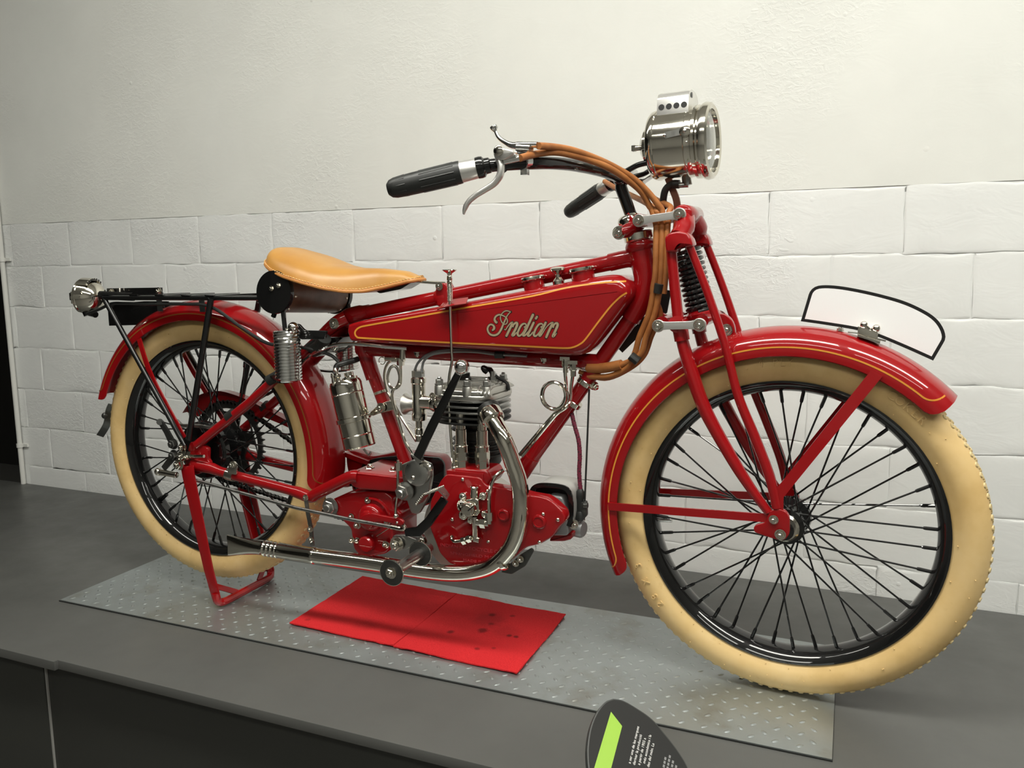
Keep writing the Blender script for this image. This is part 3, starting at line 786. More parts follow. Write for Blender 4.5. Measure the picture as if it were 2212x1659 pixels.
# rear lug of the top tube and its ears
part('seat_lug', mb(tube(spl([Yp('B', 1190, 800, 0), Yp('B', 1080, 820, 0), Yp('B', 980, 850, 0), Yp('B', 930, 900, 0)], 4), [.0178] * 3 + [.020] * 10, 18)), 'red')
for s in (-1, 1):
    sp_ = [Yp('B', 960, 860, s * .018), Yp('B', 850, 920, s * .030), Yp('B', 705, 1050, s * .036)]
    if s > 0: sp_ = [my(Yp('B', 960, 860, -.018)), my(Yp('B', 850, 920, -.030)), my(Yp('B', 705, 1050, -.036))]
    part('stay_lug', tube(spl(sp_, 4), [.018, .018, .0175, .017, .0165, .016, .0155, .015, .0145], 16), 'red')
    k = (lambda p: p) if s < 0 else my
    ss = part('seat_stay', tube([k(Yp('B', 705, 1050, -.036)), k(Yp('N', 1300, 60, -.062)), k(Yp('N', 625, 600, -.076))], .0122, 16), 'red')
    for (za, zb) in (((('B', 725, 1075), ('B', 590, 1165))), (('F', 1235, 95), ('F', 1170, 130)), (('N', 1100, 190), ('N', 1020, 255))):
        d0 = {'B': -.040, 'F': -.058, 'N': -.066}[za[0]]
        obj('tape_wrap', tube([k(Yp(*za, d0)), k(Yp(*zb, d0 - .002))], .0136, 16), 'tape', ss)
    cs = part('chain_stay', tube(spl([k(Yp('N', 585, 850, -.076)), k(Yp('N', 800, 895, -.076)), k(Yp('N', 1000, 962, -.076)), k(Yp('F', 1320, 858, -.076)), k(Yp('F', 1440, 900, -.076)), k(Yp('E', 160, 350, -.076)), k(Yp('E', 385, 240, -.076)), k(Yp('E', 450, 232, -.074))], 5),
         [.017, .017, .0165, .016, .0155, .015, .0145, .014, .0135] + [.0125] * 7 + [.0150] * 20, 16), 'red')
    part('dropout', pillow(roundpoly([k(Yp('N', *p, -.078)) for p in ((535, 560), (610, 570), (760, 640), (755, 790), (790, 830), (640, 980), (590, 975), (470, 830), (480, 760))], .006, 3), V(0, -s, 0), .012, .002), 'red')
part('chain_stay_clip', mb(lathe([(.0150, -.012), (.0150, .012)], Yp('N', 1062, 985, -.076), Yp('N', 1150, 1010, -.076) - Yp('N', 1000, 962, -.076), 20), pillow(roundpoly([Yp('N', *p, -.092) for p in ((1010, 960), (1130, 985), (1135, 850), (1110, 810), (1060, 810), (1035, 850))], .006, 3), YA, .003, .0005)), 'nickel')
bolt(Yp('N', 1085, 850, -.093), -YA, .0075)
# gearbox bridge between the stays and the seat tube
br = []
for x, y in ((455, 355), (470, 350), (1145, 425), (1150, 610), (1060, 615), (560, 575), (480, 545), (430, 470)): br.append(Yp('M', x, y, -.082))
part('gearbox_bridge', pillow(roundpoly(br, .006, 3), YA, .150, .005, 3, True), 'red')
for (x, y), r in (((705, 320), .0125), ((1000, 350), .0115)):
    p = Yp('M', x, y, -.035); bolt(V(p[0], p[1], p[2] - .012), ZA, r, r * 1.5, 'nickel')

# ---------------- rear stand
foot = .030
lg = [Yp('N', 500, 870, -.098), Yp('N', 520, 1000, -.100), V(.052, -.104, .105), V(.0745, -.106, .028)]
tip = V(.0815, -.098, .0168)
for s in (-1, 1):
    k = (lambda p: p) if s < 0 else my
    path = [k(p) for p in lg]
    part('stand_leg', mb(strip(path, [.042, .040, .030, .027], .0045, YA), strip([p + V(-.019 if i < 2 else -.012, .012 * (1 if s < 0 else -1), 0) for i, p in enumerate(path)], [.024] * 4, .0045, XA)), 'red', bev=.0012)
    bolt(k(Yp('N', 400, 850, -.104)), V(0, s, 0), .0115, .012, 'nickel')
part('stand_foot', tube(spl([my(lg[3]) + V(-.002, 0, .016), my(lg[3]) + V(.001, -.001, -.004), my(tip) + V(0, -.006, 0), V(.086, .06, .0175), V(.088, 0, .019), V(.086, -.06, .0175), tip + V(0, .006, 0), lg[3] + V(.001, .001, -.004), lg[3] + V(-.002, 0, .016)], 5), .0105, 10), 'red')
for s in (-1, 1): part('stand_brace', strip([V(.066, s * .103, .062), V(.086, s * .042, .024)], .014, .004, V(1, 0, .4)), 'red')

# ---------------- girder fork
OFS = .072
def blade(near, rads, seg=16):
    pts = spl(near, 6); n = len(pts); rr = list(np.interp(np.linspace(0, len(rads) - 1, n), range(len(rads)), rads))
    return pts, rr
b1, r1 = blade([Fp('J', 692, 640, -OFS), Fp('J', 725, 1000, -OFS), Fp('J', 770, 1400, -OFS), Fp('J', 815, 1600, -OFS), Fp('G', 575, 590, -OFS), Fp('G', 640, 765, -OFS), Fp('G', 770, 1000, -OFS), Fp('G', 865, 1150, -OFS), Fp('G', 955, 1272, -OFS)],
               [.0105, .0105, .0108, .0125, .0138, .0135, .0120, .0100, .0085])
b2, r2 = blade([Fp('J', 868, 590, -OFS), Fp('J', 1060, 1090, -OFS), Fp('J', 1235, 1620, -OFS), Fp('G', 800, 680, -OFS), Fp('G', 880, 880, -OFS), Fp('G', 960, 1090, -OFS), Fp('I', 700, 930, -OFS)], [.0078, .0080, .0082, .0090, .0098, .0100, .0090])
for s in (0, 1):
    k = (lambda p: p) if s == 0 else fm
    part('fork_blade', tube([k(p) for p in b1], r1, 16), 'red')
    part('fork_strut', tube([k(p) for p in b2], r2, 14), 'red')
    sd = -1 if s == 0 else 1
    fe = part('fork_end', pillow(roundpoly([k(Fp('I', *p, -.079)) for p in ((590, 990), (700, 940), (800, 970), (860, 1050), (862, 1270), (800, 1345), (720, 1345), (600, 1310), (410, 1245), (400, 1180), (440, 1150), (560, 1120))], .006, 3), FN * (-sd), .012, .0015), 'red')
    bolt(k(Fp('I', 745, 1270, -.081)), FN * sd, .0085, .009, 'nickel', name='axle_nut')
    bolt(k(Fp('I', 660, 1080, -.082)), FN * sd, .0072, .007, 'nickel')
    # lower sockets
    part('fork_socket', tube([k(Fp('J', 765, 1340, -OFS)), k(Fp('J', 800, 1545, -OFS))], [.0155, .0150], 18), 'red')
    part('spindle_boss', cyl(k(Fp('J', 745, 1385, -.086)), k(Fp('J', 745, 1385, -.050)), .0165, 18), 'red')
# crown: two arms joined at the upper spindle
def crown():
    m = MB()
    top = Fp('J', 795, 290, 0)
    m.add(cyl(Fp('J', 800, 292, -.050), fm(Fp('J', 800, 292, -.050)), .019, 22, .002))
    for k in ((lambda p: p), fm):
        c0 = Fp('J', 820, 330, -.030); c1 = Fp('J', 815, 430, -.055); c2 = Fp('J', 770, 520, -OFS)
        m.add(tube(spl([k(Fp('J', 830, 300, -.012)), k(c0), k(c1), k(c2)], 5), [.020] * 5 + [.021] * 6 + [.019] * 5, 16))
        blk = roundpoly([Fp('J', *p, -.090) for p in ((622, 520), (660, 478), (760, 455), (845, 470), (880, 520), (908, 605), (845, 622), (820, 606), (790, 600), (765, 610), (748, 640), (738, 668), (638, 668), (626, 600))], .005, 3)
        m.add(pillow([k(p) for p in blk], FN if k is not fm else -FN, .036, .0045, 3, True))
    return m
part('fork_crown', crown(), 'red', angle=60)
sp_a, sp_b = Fp('J', 845, 640, 0), Fp('J', 985, 1255, 0)
part('fork_spring', coil(sp_a, sp_b, .0250, .0042, 12.5, 8, 22), 'black_spring')
part('spring_rod', cyl(sp_a, sp_b, .0055, 12), 'black_enamel')
part('spring_seat', lathe([(.030, -.002), (.031, .006), (.026, .012), (.014, .016)], sp_b + nrm(sp_b - sp_a) * .010, sp_a - sp_b, 24), 'red')
part('spring_bridge', mb(tube([Fp('J', 745, 1385, -.07), fm(Fp('J', 745, 1385, -.07))], .0125, 16), tube([Fp('J', 1000, 1350, -.062), fm(Fp('J', 1000, 1350, -.062))], .0125, 16)), 'red')
part('lower_yoke', mb(tube([Fp('J', 600, 1375, -.062), fm(Fp('J', 600, 1375, -.062))], .0140, 16), tube([Fp('J', 600, 1370, 0), Fp('J', 480, 1300, 0)], .020, 16)), 'red')
# shackles
def shackle(name, za, zb, o, s):
    k = (lambda p: p) if s == 0 else fm
    A, B = Fp(*za, o), Fp(*zb, o); d = nrm(B - A); n_ = np.cross(FN, d); P = []
    ra, rb, w_ = .0125, .0130, .0075
    for t in np.linspace(PI / 2 - .25 + .9, 3 * PI / 2 + .25 - .9, 9): P.append(A + ra * (math.cos(t) * d + math.sin(t) * n_))
    P = []
    for t in np.linspace(math.radians(42), math.radians(318), 15): P.append(A + ra * (math.cos(t) * d + math.sin(t) * n_))
    P.append(A + d * (ra + .004) - n_ * w_); P.append(B - d * (rb + .004) - n_ * w_)
    for t in np.linspace(math.radians(-138), math.radians(138), 15): P.append(B + rb * (math.cos(t) * d + math.sin(t) * n_))
    P.append(B - d * (rb + .004) + n_ * w_); P.append(A + d * (ra + .004) + n_ * w_)
    sd = 1 if s == 0 else -1
    o_ = part(name, pillow([k(p) for p in P], FN * sd, .005, .0008), 'satin')
    for p in (A, B): bolt(k(p) , -FN * sd, .0092, .0085, 'nickel', o_)
for s in (0, 1):
    shackle('upper_shackle', ('J', 365, 352), ('J', 770, 292), -.062, s)
    shackle('lower_shackle', ('J', 560, 1402), ('J', 970, 1392), -.094, s)
part('upper_yoke', mb(tube([Fp('J', 365, 352, -.056), fm(Fp('J', 365, 352, -.056))], .0135, 16), tube([Fp('X', 1080, 1010, 0), Fp('J', 350, 340, 0)], .024, 16)), 'red')
part('pinch_lug', tube([Fp('X', 1190, 990, -.024), Fp('X', 1050, 1030, -.036), Fp('X', 960, 1060, -.040)], [.016, .014, .012], 14), 'red')
bolt(Fp('X', 905, 1068, -.046), nrm(-FN), .0110, .0105, 'nickel')
part('fender_bracket', pillow(roundpoly([Fp('J', *p, -.006) for p in ((1145, 1290), (1200, 1275), (1280, 1320), (1320, 1400), (1330, 1500), (1230, 1510))], .008, 3), FN, .012, .002), 'red')
bolt(Fp('J', 1245, 1440, -.010), -FN, .0095, .008, 'nickel')

# ---------------- fuel tank
def bezpts(P, n=6): return spl(P, n)
TY = -.070
tank_px = [(8, 470), (60, 452), (150, 432), (400, 388), (650, 340), (900, 297), (1200, 238), (1560, 166), (1760, 128), (1890, 112), (1960, 125), (2012, 175), (2030, 235), (2012, 290), (1960, 360), (1870, 480), (1780, 600), (1720, 665), (1660, 692), (1580, 697),
           (1300, 678), (1000, 656), (600, 628), (250, 604), (80, 592), (25, 585), (6, 545), (0, 505)]
tk = [Yp('W', x, y, TY + .02) for x, y in tank_px]
tk = spl(tk + [tk[0]], 3)[:-1]
tk = [p * V(1, 0, 1) + V(0, TY, 0) for p in tk]
tx0, tx1 = min(p[0] for p in tk), max(p[0] for p in tk)
tank_vf = pillow(tk, YA, -2 * TY, [float(np.interp((p[0] - tx0) / (tx1 - tx0), [0, .25, .6, 1], [.007, .012, .020, .026])) for p in tk], 6, True)
TM = mb(tank_vf)
tank = part('fuel_tank', TM, 'red', angle=40, label='red wedge shaped fuel tank with gold lines')
tank_bvh = BVHTree.FromPolygons([tuple(p) for p in TM.v], TM.f)
def on_tank(z, x, y, lift):
    h = tank_bvh.ray_cast(Vector(CAMP), Vector(nrm(ray(q(z, x, y)))))
    if h[0] is None: return None
    n = np.array(h[1]); n = n if np.dot(n, ray(q(z, x, y))) < 0 else -n
    return np.array(h[0]) + n * lift, n
gl = [(1985, 160), (1930, 163), (1800, 172), (1560, 206), (1300, 268), (830, 350), (400, 428), (120, 478), (60, 492), (30, 515), (24, 540), (38, 562), (80, 570), (400, 588), (700, 603), (1100, 622), (1400, 637), (1540, 643), (1600, 637), (1650, 615), (1690, 580), (1780, 460), (1870, 345), (1940, 275), (1990, 242)]
def tank_line(seq, wpx):
    P = spl([V(x, y, 0) for x, y in seq], 5); m = MB(); L = []
    for i, p in enumerate(P):
        t = nrm(P[min(i + 1, len(P) - 1)] - P[max(i - 1, 0)]); s = V(-t[1], t[0], 0)
        a = on_tank('W', *(p + s * wpx / 2)[:2], .0005); b_ = on_tank('W', *(p - s * wpx / 2)[:2], .0005)
        if a is None or b_ is None: continue
        L.append((a[0], b_[0]))
    m.v = [tuple(x) for ab in L for x in ab]; m.f = [(2 * i, 2 * i + 1, 2 * i + 3, 2 * i + 2) for i in range(len(L) - 1)]
    return m
obj('gold_line', tank_line(gl, 12), 'gold_line', tank)
strokes = [
 [(385,805,46),(415,775,54),(418,735,52),(395,695,44),(340,672,40),(288,708,40),(262,780,40),(284,860,42),(340,915,44),(420,932,46),(495,908,46),(552,850,46),(600,760,46),(630,685,40),(680,570,32),(722,478,26),(765,420,22),(812,368,14)],
 [(490,600,14),(478,632,40),(448,600,52),(430,555,46),(446,500,42),(490,458,40),(550,440,36),(620,458,28),(685,492,24),(725,540,24),(737,600,24),(715,652,24),(672,668,22),(632,650,22),(592,600,24),(570,530,24),(575,465,22),(602,420,22),(652,368,24),(722,345,26),(812,372,18)],
 [(662,782,14),(690,800,20),(735,735,22),(790,662,26),(835,625,34),(858,640,40)],
 [(858,625,40),(845,665,56),(790,785,54),(715,942,54)],
 [(868,722,40),(880,690,34),(912,648,44),(955,632,54),(968,680,58),(935,775,56),(868,895,56),(858,930,58),(895,925,46),(955,862,22)],
 [(1150,735,44),(1185,700,30),(1160,655,34),(1095,668,44),(1042,730,46),(1000,820,48),(980,890,50),(1002,940,50),(1052,930,40),(1115,855,28),(1180,735,30)],
 [(1345,445,60),(1262,620,54),(1182,790,54),(1118,900,58),(1120,935,54),(1168,922,38),(1225,850,22)],
 [(1362,632,52),(1292,780,54),(1230,900,56),(1240,942,52),(1292,920,34),(1345,850,22)],
 [(1420,528,56),(1442,492,50)],
 [(1548,735,44),(1585,700,30),(1555,655,34),(1488,672,44),(1425,755,46),(1382,850,48),(1365,910,50),(1390,948,50),(1442,930,38),(1505,850,28),(1575,735,30)],
 [(1648,632,56),(1582,770,54),(1510,900,56),(1510,945,50),(1560,900,28),(1650,760,20),(1735,665,24),(1795,632,36),(1820,645,40)],
 [(1820,632,40),(1805,670,56),(1740,800,54),(1665,972,54)],
 [(1830,735,40),(1842,698,34),(1875,652,44),(1920,645,54),(1935,692,58),(1892,800,56),(1828,930,56),(1828,958,50),(1872,930,30),(1910,880,12)]]
def script(extra, lift):
    m = MB()
    for st in strokes:
        P = spl([V(*p) for p in st], 5); L = []
        if extra:
            d0 = nrm(P[0] - P[1]); d1 = nrm(P[-1] - P[-2]); P = [P[0] + V(d0[0], d0[1], 0) * extra * .5] + P + [P[-1] + V(d1[0], d1[1], 0) * extra * .5]
        for i, p in enumerate(P):
            t = P[min(i + 1, len(P) - 1)] - P[max(i - 1, 0)]; t = nrm(V(t[0], t[1], 0)); s = V(-t[1], t[0], 0); w_ = max(p[2] * 1.0, 12) + extra
            a = on_tank('T', *(p + s * w_ / 2)[:2], lift); b_ = on_tank('T', *(p - s * w_ / 2)[:2], lift)
            if a and b_: L.append((a[0], b_[0]))
        b0 = len(m.v); m.v += [tuple(x) for ab in L for x in ab]; m.f += [(b0 + 2 * i, b0 + 2 * i + 1, b0 + 2 * i + 3, b0 + 2 * i + 2) for i in range(len(L) - 1)]
        # round ends
        for e in (0, -1):
            c = P[e]; rr = (max(c[2] * 1.0, 12) + extra) / 2; ring = [on_tank('T', c[0] + rr * math.cos(a), c[1] + rr * math.sin(a), lift) for a in np.linspace(0, 2 * PI, 13)[:-1]]
            if all(r is not None for r in ring): b0 = len(m.v); m.v += [tuple(r[0]) for r in ring]; m.f.append(tuple(range(b0, b0 + 12)))
    return m
so = obj('script_outline', script(24, .0006), 'letter_black', tank); so['kind'] = 'stuff'
so = obj('script_letters', script(0, .0012), 'letter_tan', tank, label='tan script lettering on the tank side'); so['kind'] = 'stuff'
# caps on the tank top
tz = lambda z, x, y, d: Yp(z, x, y, d)
for (x, y, r, h) in ((1325, 182, .0265, .020), (1680, 120, .0285, .020)):
    c = tz('W', x, y, -.035) - ZA * .012; up_ = nrm(V(-.17, 0, 1)); nk = part('filler_neck', lathe([(r * .86, -.01), (r * .86, h)], c, up_, 24), 'red')
    obj('filler_cap', lathe([(r * .9, h), (r, h + .002), (r, h + .006), (r * .92, h + .009), (.004, h + .010)], c, up_, 32), 'nickel', nk)
c = tz('W', 1500, 165, -.035) - ZA * .006; up_ = nrm(V(-.10, 0, 1))
part('hand_pump', mb(lathe([(.013, 0), (.013, .008), (.010, .012), (.006, .016), (.006, .022), (.009, .026), (.0155, .030), (.0165, .034), (.012, .037), (.003, .038)], c, up_, 24)), 'nickel')
for (x, y) in ((472, 680), (1390, 725)): bolt(Yp('W', x, y - 10, -.045), -ZA, .0065, .009, 'nickel')
# tank plunger rod with spring, standing beside the tank
PD = -.088
rd = part('plunger_rod', mb(tube(spl([Yp('W', 710, 150, PD), Yp('W', 712, 330, PD), Yp('W', 722, 640, PD), Yp('K', 690, 230, PD), Yp('K', 655, 440, PD), Yp('K', 648, 700, PD), Yp('K', 672, 1150, PD), Yp('K', 702, 1520, PD), Yp('L', 478, 420, PD)], 5), .0032, 8)), 'nickel')
tp_ = Yp('W', 708, 150, PD); obj('plunger_knob', lathe([(.0045, 0), (.006, .004), (.006, .010), (.0045, .013), (.006, .017), (.013, .0215), (.016, .0235), (.0155, .025), (.004, .0262)], tp_ - ZA * .003, ZA, 24), 'nickel', rd)
obj('plunger_spring', coil(Yp('W', 708, 155, PD), Yp('W', 712, 305, PD), .0050, .0013, 17, 6, 12), 'nickel', rd)
obj('plunger_guide', strip(spl([Yp('W', 640, 342, -.078), Yp('W', 712, 318, -.082), Yp('W', 835, 300, -.076)], 5), .030, .002, nrm(V(-.1, -.5, 1))), 'red', rd)
obj('rod_fork', mb(cyl(Yp('L', 478, 330, PD), Yp('L', 470, 600, PD), .0048, 12), tube([Yp('L', 480, 585, PD), Yp('L', 345, 640, PD + .004)], .0052, 10), ball(Yp('L', 478, 420, PD), .0062, 12, 8)), 'nickel', rd)
bolt(Yp('L', 350, 635, PD - .004), -YA, .0065, .007, 'nickel')

# ---------------- saddle
U = np.linspace(0, 1, 41)
hw = np.interp(U, [0, .02, .06, .12, .22, .35, .48, .60, .75, .88, .96, 1], [.060, .088, .108, .120, .128, .120, .098, .072, .046, .034, .026, .010])
rimpx = [(0, 128, 285), (.03, 150, 335), (.08, 215, 395), (.16, 330, 450), (.28, 510, 510), (.42, 720, 565), (.55, 930, 598), (.67, 1120, 597), (.80, 1330, 555), (.92, 1560, 500), (1, 1697, 478)]
toppx = [(0, 150, 205), (.03, 190, 172), (.08, 250, 145), (.16, 350, 136), (.28, 520, 160), (.42, 740, 230), (.55, 960, 328), (.67, 1140, 362), (.80, 1360, 368), (.92, 1590, 395), (1, 1680, 440)]
ru = [r[0] for r in rimpx]
rim3 = []; top3 = []
for u in U:
    w_ = float(np.interp(u, U, hw))
    rim3.append(Yp('B', np.interp(u, ru, [r[1] for r in rimpx]), np.interp(u, ru, [r[2] for r in rimpx]), -w_))
    top3.append(Yp('B', np.interp(u, ru, [r[1] for r in toppx]), np.interp(u, ru, [r[2] for r in toppx]), .35 * w_))
sec = []
rx = [p[0] for p in rim3]; rz = [p[2] for p in rim3]; rw_ = [abs(p[1]) for p in rim3]
tx_ = [p[0] for p in top3]; tz_ = [p[2] for p in top3]
xlo, xhi = rx[0], rx[-1]
for u in 1 - np.cos(np.linspace(0, PI / 2, 12))[:-1]:      # rounded cantle
    x = xlo + .045 * u; t_ = math.sqrt(max(0, 1 - (1 - u) ** 2)); sec.append((x, max(.004, t_)))
xs_ = [(xlo + .045 * (1 - math.cos(a)), math.sin(a)) for a in np.linspace(.12, PI / 2, 9)] + [(x, 1.0) for x in np.linspace(xlo + .055, xhi - .030, 34)] + [(xhi - .030 + .030 * math.sin(a), math.cos(a)) for a in np.linspace(.25, 1.45, 7)]
sec = []
for x, k_ in xs_:
    w_ = float(np.interp(x, rx, rw_)); zr = float(np.interp(x, rx, rz)); zt = max(float(np.interp(x, tx_, tz_)), zr + .012)
    if x > xhi - .030: w_ = float(np.interp(xhi - .030, rx, rw_)) * k_ ** .8; zt = zr + max(.010, (zt - zr) * (.35 + .65 * k_))
    else: w_ = w_ * k_ ** .45
    hgt = (zt - zr) * (.45 + .55 * k_ if x < xlo + .05 else 1)
    sec.append([V(x, s * w_, zr + hgt * ((1 - abs(s) ** 3.2) ** .55 if abs(s) < 1 else 0)) for s in np.linspace(-1, 1, 25)])
m = MB(); n = 25
for ring in sec: m.v += [tuple(p) for p in ring]
for i in range(len(sec) - 1):
    for j in range(n - 1): m.f.append((i * n + j, i * n + j + 1, (i + 1) * n + j + 1, (i + 1) * n + j))
m.f.append(tuple(range(n))); m.f.append(tuple((len(sec) - 1) * n + j for j in range(n - 1, -1, -1)))
b0 = len(m.v)
for ring in sec: m.v += [tuple(ring[0] - ZA * .004), tuple(ring[-1] - ZA * .004)]
for i in range(len(sec) - 1):
    m.f += [(i * n, (i + 1) * n, b0 + 2 * i + 2, b0 + 2 * i), (i * n + n - 1, b0 + 2 * i + 1, b0 + 2 * i + 3, (i + 1) * n + n - 1), (b0 + 2 * i, b0 + 2 * i + 2, b0 + 2 * i + 3, b0 + 2 * i + 1)]
sad = part('saddle', m, 'saddle_leather', angle=60, label='tan leather saddle with stitched rim')
loop = [r[0] for r in sec] + [r[-1] for r in reversed(sec)]
obj('rim_welt', tube(spl(loop + [loop[0]], 2), .0042, 8, cap=False), 'saddle_edge', sad)
stm = MB(); path = spl([r[0] for r in sec], 12); acc = 0; last = path[0]
for p in path[1:]:
    acc += np.linalg.norm(p - last)
    if acc > .0072:
        t = nrm(p - last); stm.add(tube([p - t * .0022 + V(0, -.0024, .0052), p + V(0, -.0034, .0058), p + t * .0022 + V(0, -.0024, .0052)], .0011, 5)); acc = 0
    last = p
s_ = obj('stitching', stm, 'stitch', sad); s_['kind'] = 'stuff'
obj('saddle_pan', prism(roundpoly([Yp('B', 1250, 590, -.02), Yp('B', 1520, 510, -.02), Yp('B', 1640, 490, -.02), Yp('B', 1500, 575, -.02), Yp('B', 1290, 618, -.02)], .004, 2), (0, .05, 0)), 'black_enamel', sad)
obj('nose_bracket', mb(tube([Yp('B', 1620, 497, -.008), Yp('B', 1890, 516, -.014)], .0032, 8), tube([my(Yp('B', 1620, 497, -.008)), my(Yp('B', 1890, 516, -.014))], .0032, 8)), 'nickel', sad)
sl = part('saddle_lug', pillow(roundpoly([Yp('B', *p, -.019) for p in ((1850, 520), (1940, 510), (1965, 560), (1990, 730), (1860, 745), (1845, 600))], .006, 3), YA, .038, .003, 3, True), 'red')
obj('lug_clamp', lathe([(.0182, -.014), (.0195, -.012), (.0195, .012), (.0182, .014)], Yp('B', 1920, 655, 0), V(1, 0, .20), 24), 'red', sl)
bolt(Yp('B', 1885, 545, -.021), -YA, .0075, .007, 'nickel')
# saddle springs and their pillars
for s in (-1, 1):
    k = (lambda p: p) if s < 0 else my
    a, b_ = k(Yp('B', 363, 985, -.120)), k(Yp('B', 388, 1475, -.120))
    spn = part('saddle_spring', coil(a, b_, .0272, .0043, 15.5, 8, 22), 'chrome')
    obj('spring_bolt', mb(cyl(k(Yp('B', 365, 960, -.120)), k(Yp('B', 400, 1505, -.120)), .006, 12), ball(k(Yp('B', 430, 955, -.112)), .0125, 16, 10)), 'nickel', spn)
    part('saddle_pillar', tube(spl([k(Yp('B', 290, 470, -.110)), k(Yp('B', 325, 760, -.116)), k(Yp('B', 350, 985, -.120))], 4), .0055, 10), 'black_enamel')
    part('pillar_brace', tube([k(Yp('B', 350, 980, -.120)), k(Yp('B', 330, 700, -.105)), k(Yp('B', 300, 470, -.09))], .0045, 8), 'black_enamel')
    part('spring_arm', mb(strip(spl([k(Yp('B', 385, 1500, -.120)), k(Yp('B', 300, 1490, -.10)), k(Yp('B', 240, 1440, -.075))], 4), .020, .005, ZA)), 'black_enamel')
    part('spring_bar', pillow(roundpoly([k(Yp('B', *p, -.098)) for p in ((395, 925), (480, 920), (540, 985), (760, 990), (740, 1075), (500, 1075), (470, 1010), (400, 985))], .005, 3), V(0, -s, 0), .007, .001), 'black_enamel')
    part('stay_bracket', tube(spl([k(Yp('B', 740, 1060, -.06)), k(Yp('B', 700, 1140, -.050)), k(Yp('B', 640, 1180, -.046))], 4), .017, 12), 'tape')
part('saddle_pillar', tube([Yp('B', 955, 560, .108), Yp('B', 985, 765, .112), Yp('B', 995, 960, .116)], .0055, 10), 'black_enamel')
bolt(Yp('B', 838, 918, -.052), -YA, .0105, .008, 'nickel')
bolt(Yp('B', 845, 1150, -.055), -YA, .0085, .008, 'steel')
part('lug_bridge', pillow(roundpoly([Yp('B', *p, -.040) for p in ((690, 1070), (760, 1060), (930, 1050), (880, 1090), (760, 1200), (620, 1260), (560, 1200), (600, 1110))], .006, 3), YA, .080, .004, 3, True), 'black_enamel')

# ---------------- tool bag under the saddle
bc = V(.315, -.118, .815); bc[0], bc[2] = Yp('B', 250, 605, -.118)[0], Yp('B', 250, 605, -.118)[2]
bd = nrm(V(.02, 1, -.055)); BR, BLn = .0470, .232
bag = part('tool_bag', lathe([(BR * .2, .002), (BR * .9, .002), (BR, .008), (BR, BLn - .008), (BR * .9, BLn - .002), (BR * .2, BLn - .002)], bc, bd, 40), 'bag_leather', label='brown leather tool roll with black ends')
for h in (0, BLn): obj('end_disc', lathe([(BR * 1.06, h - .006), (BR * 1.08, h), (BR * 1.06, h + .006)], bc, bd, 40), 'black_enamel', bag)
for a in range(8):
    c_ = 2 * PI * a / 8 + .2; ax_, u_, w_ = basis(bd)
    for h in (.016, BLn - .016): obj('stud', SCREW['nickel'], None, bag, M=mat_at(bc + bd * h + (math.cos(c_) * u_ + math.sin(c_) * w_) * BR * .995, math.cos(c_) * u_ + math.sin(c_) * w_, .0035, .003))
for (x, y) in ((213, 568), (282, 538)): bolt(onplane(q('B', x, y), bc - bd * .007, bd), -bd, .0055, .004, 'nickel', bag)
part('bag_strap', tube([Yp('B', 232, 850, -.10), Yp('B', 255, 790, -.10), Yp('B', 270, 640, -.10)], .006, 10), 'black_enamel')
# sliver of the saddle frame
part('saddle_frame', mb(tube(spl([V(.30, -.108, bc[2] + .050), V(.30, 0, bc[2] + .056), V(.30, .108, bc[2] + .050)], 6), .006, 8), tube([V(.31, 0, bc[2] + .055), Yp('B', 1400, 560, 0)], .006, 8)), 'black_enamel')

# ---------------- rack, number plate box, tail lamp
RK = -.088
zr = Yp('_', 330, 644, RK)[2]
xa, xb = Yp('_', 224, 646, RK)[0], Yp('_', 585, 640, RK)[0]
for s in (-1, 1):
    y = s * -RK * 1.0; y = s * .088
    part('rack_rail', tube([V(xa, y, zr), V(xa + .02, y, zr), V(xb, y * .95, zr + .002)], .0062, 12), 'black_enamel')
    k = (lambda p: p) if s < 0 else my
    part('rack_strut', tube([k(V(xa, -.088, zr)), k(Yp('N', 470, 610, -.090))], .0068, 12), 'black_enamel')
    part('rack_strut', tube([k(V(Yp('_', 456, 646, -.090)[0], -.090, zr)), k(Yp('N', 520, 530, -.088))], .0080, 12), 'black_enamel')
for i, t in enumerate((.02, .20, .36, .52, .66)):
    x = xa + (xb - xa) * t
    part('rack_slat', strip([V(x, -.092, zr + .007), V(x, .092, zr + .007)], .026, .003, ZA), 'black_enamel')
part('rack_crossbar', tube([V(xa, -.09, zr), V(xa, .09, zr)], .0062, 10), 'black_enamel')
for t, in ((.30,), (.56,)):
    x = xa + (xb - xa) * t
    part('rack_bracket', strip([V(x, -.06, zr), V(x, -.058, zr - .035)], .016, .003, YA), 'tape')
npl = part('plate_panel', prism([Yp('A', *p, 0) for p in ((438, 520), (700, 500), (870, 500), (900, 560), (760, 668), (450, 676))], (0, .004, 0)), 'black_enamel', label='black number plate panel under the rack')
part('plate_upright', prism([Yp('P', *p, .02) for p in ((655, 372), (1355, 362), (1355, 455), (1290, 470), (720, 475), (655, 470))], (0, .004, 0)), 'black_enamel')
for (x, y) in ((725, 430), (1320, 410)): bolt(Yp('P', x, y, .016), -YA, .0085, .007, 'nickel', roll=.5)
part('tail_wire', tube(spl([Yp('P', 420, 690, -.07), Yp('P', 560, 640, -.075), Yp('P', 720, 570, -.080), Yp('P', 900, 565, -.083), Yp('P', 1250, 575, -.083), Yp('A', 980, 520, -.083), Yp('A', 1180, 540, -.083), Yp('A', 1400, 690, -.083), Yp('A', 1540, 780, -.083), Yp('B', 250, 1130, -.083), Yp('B', 480, 1150, -.070), Yp('B', 640, 1180, -.06), Yp('B', 800, 1230, -.05), Yp('B', 880, 1295, -.045)], 7), .0042, 9), 'rubber')
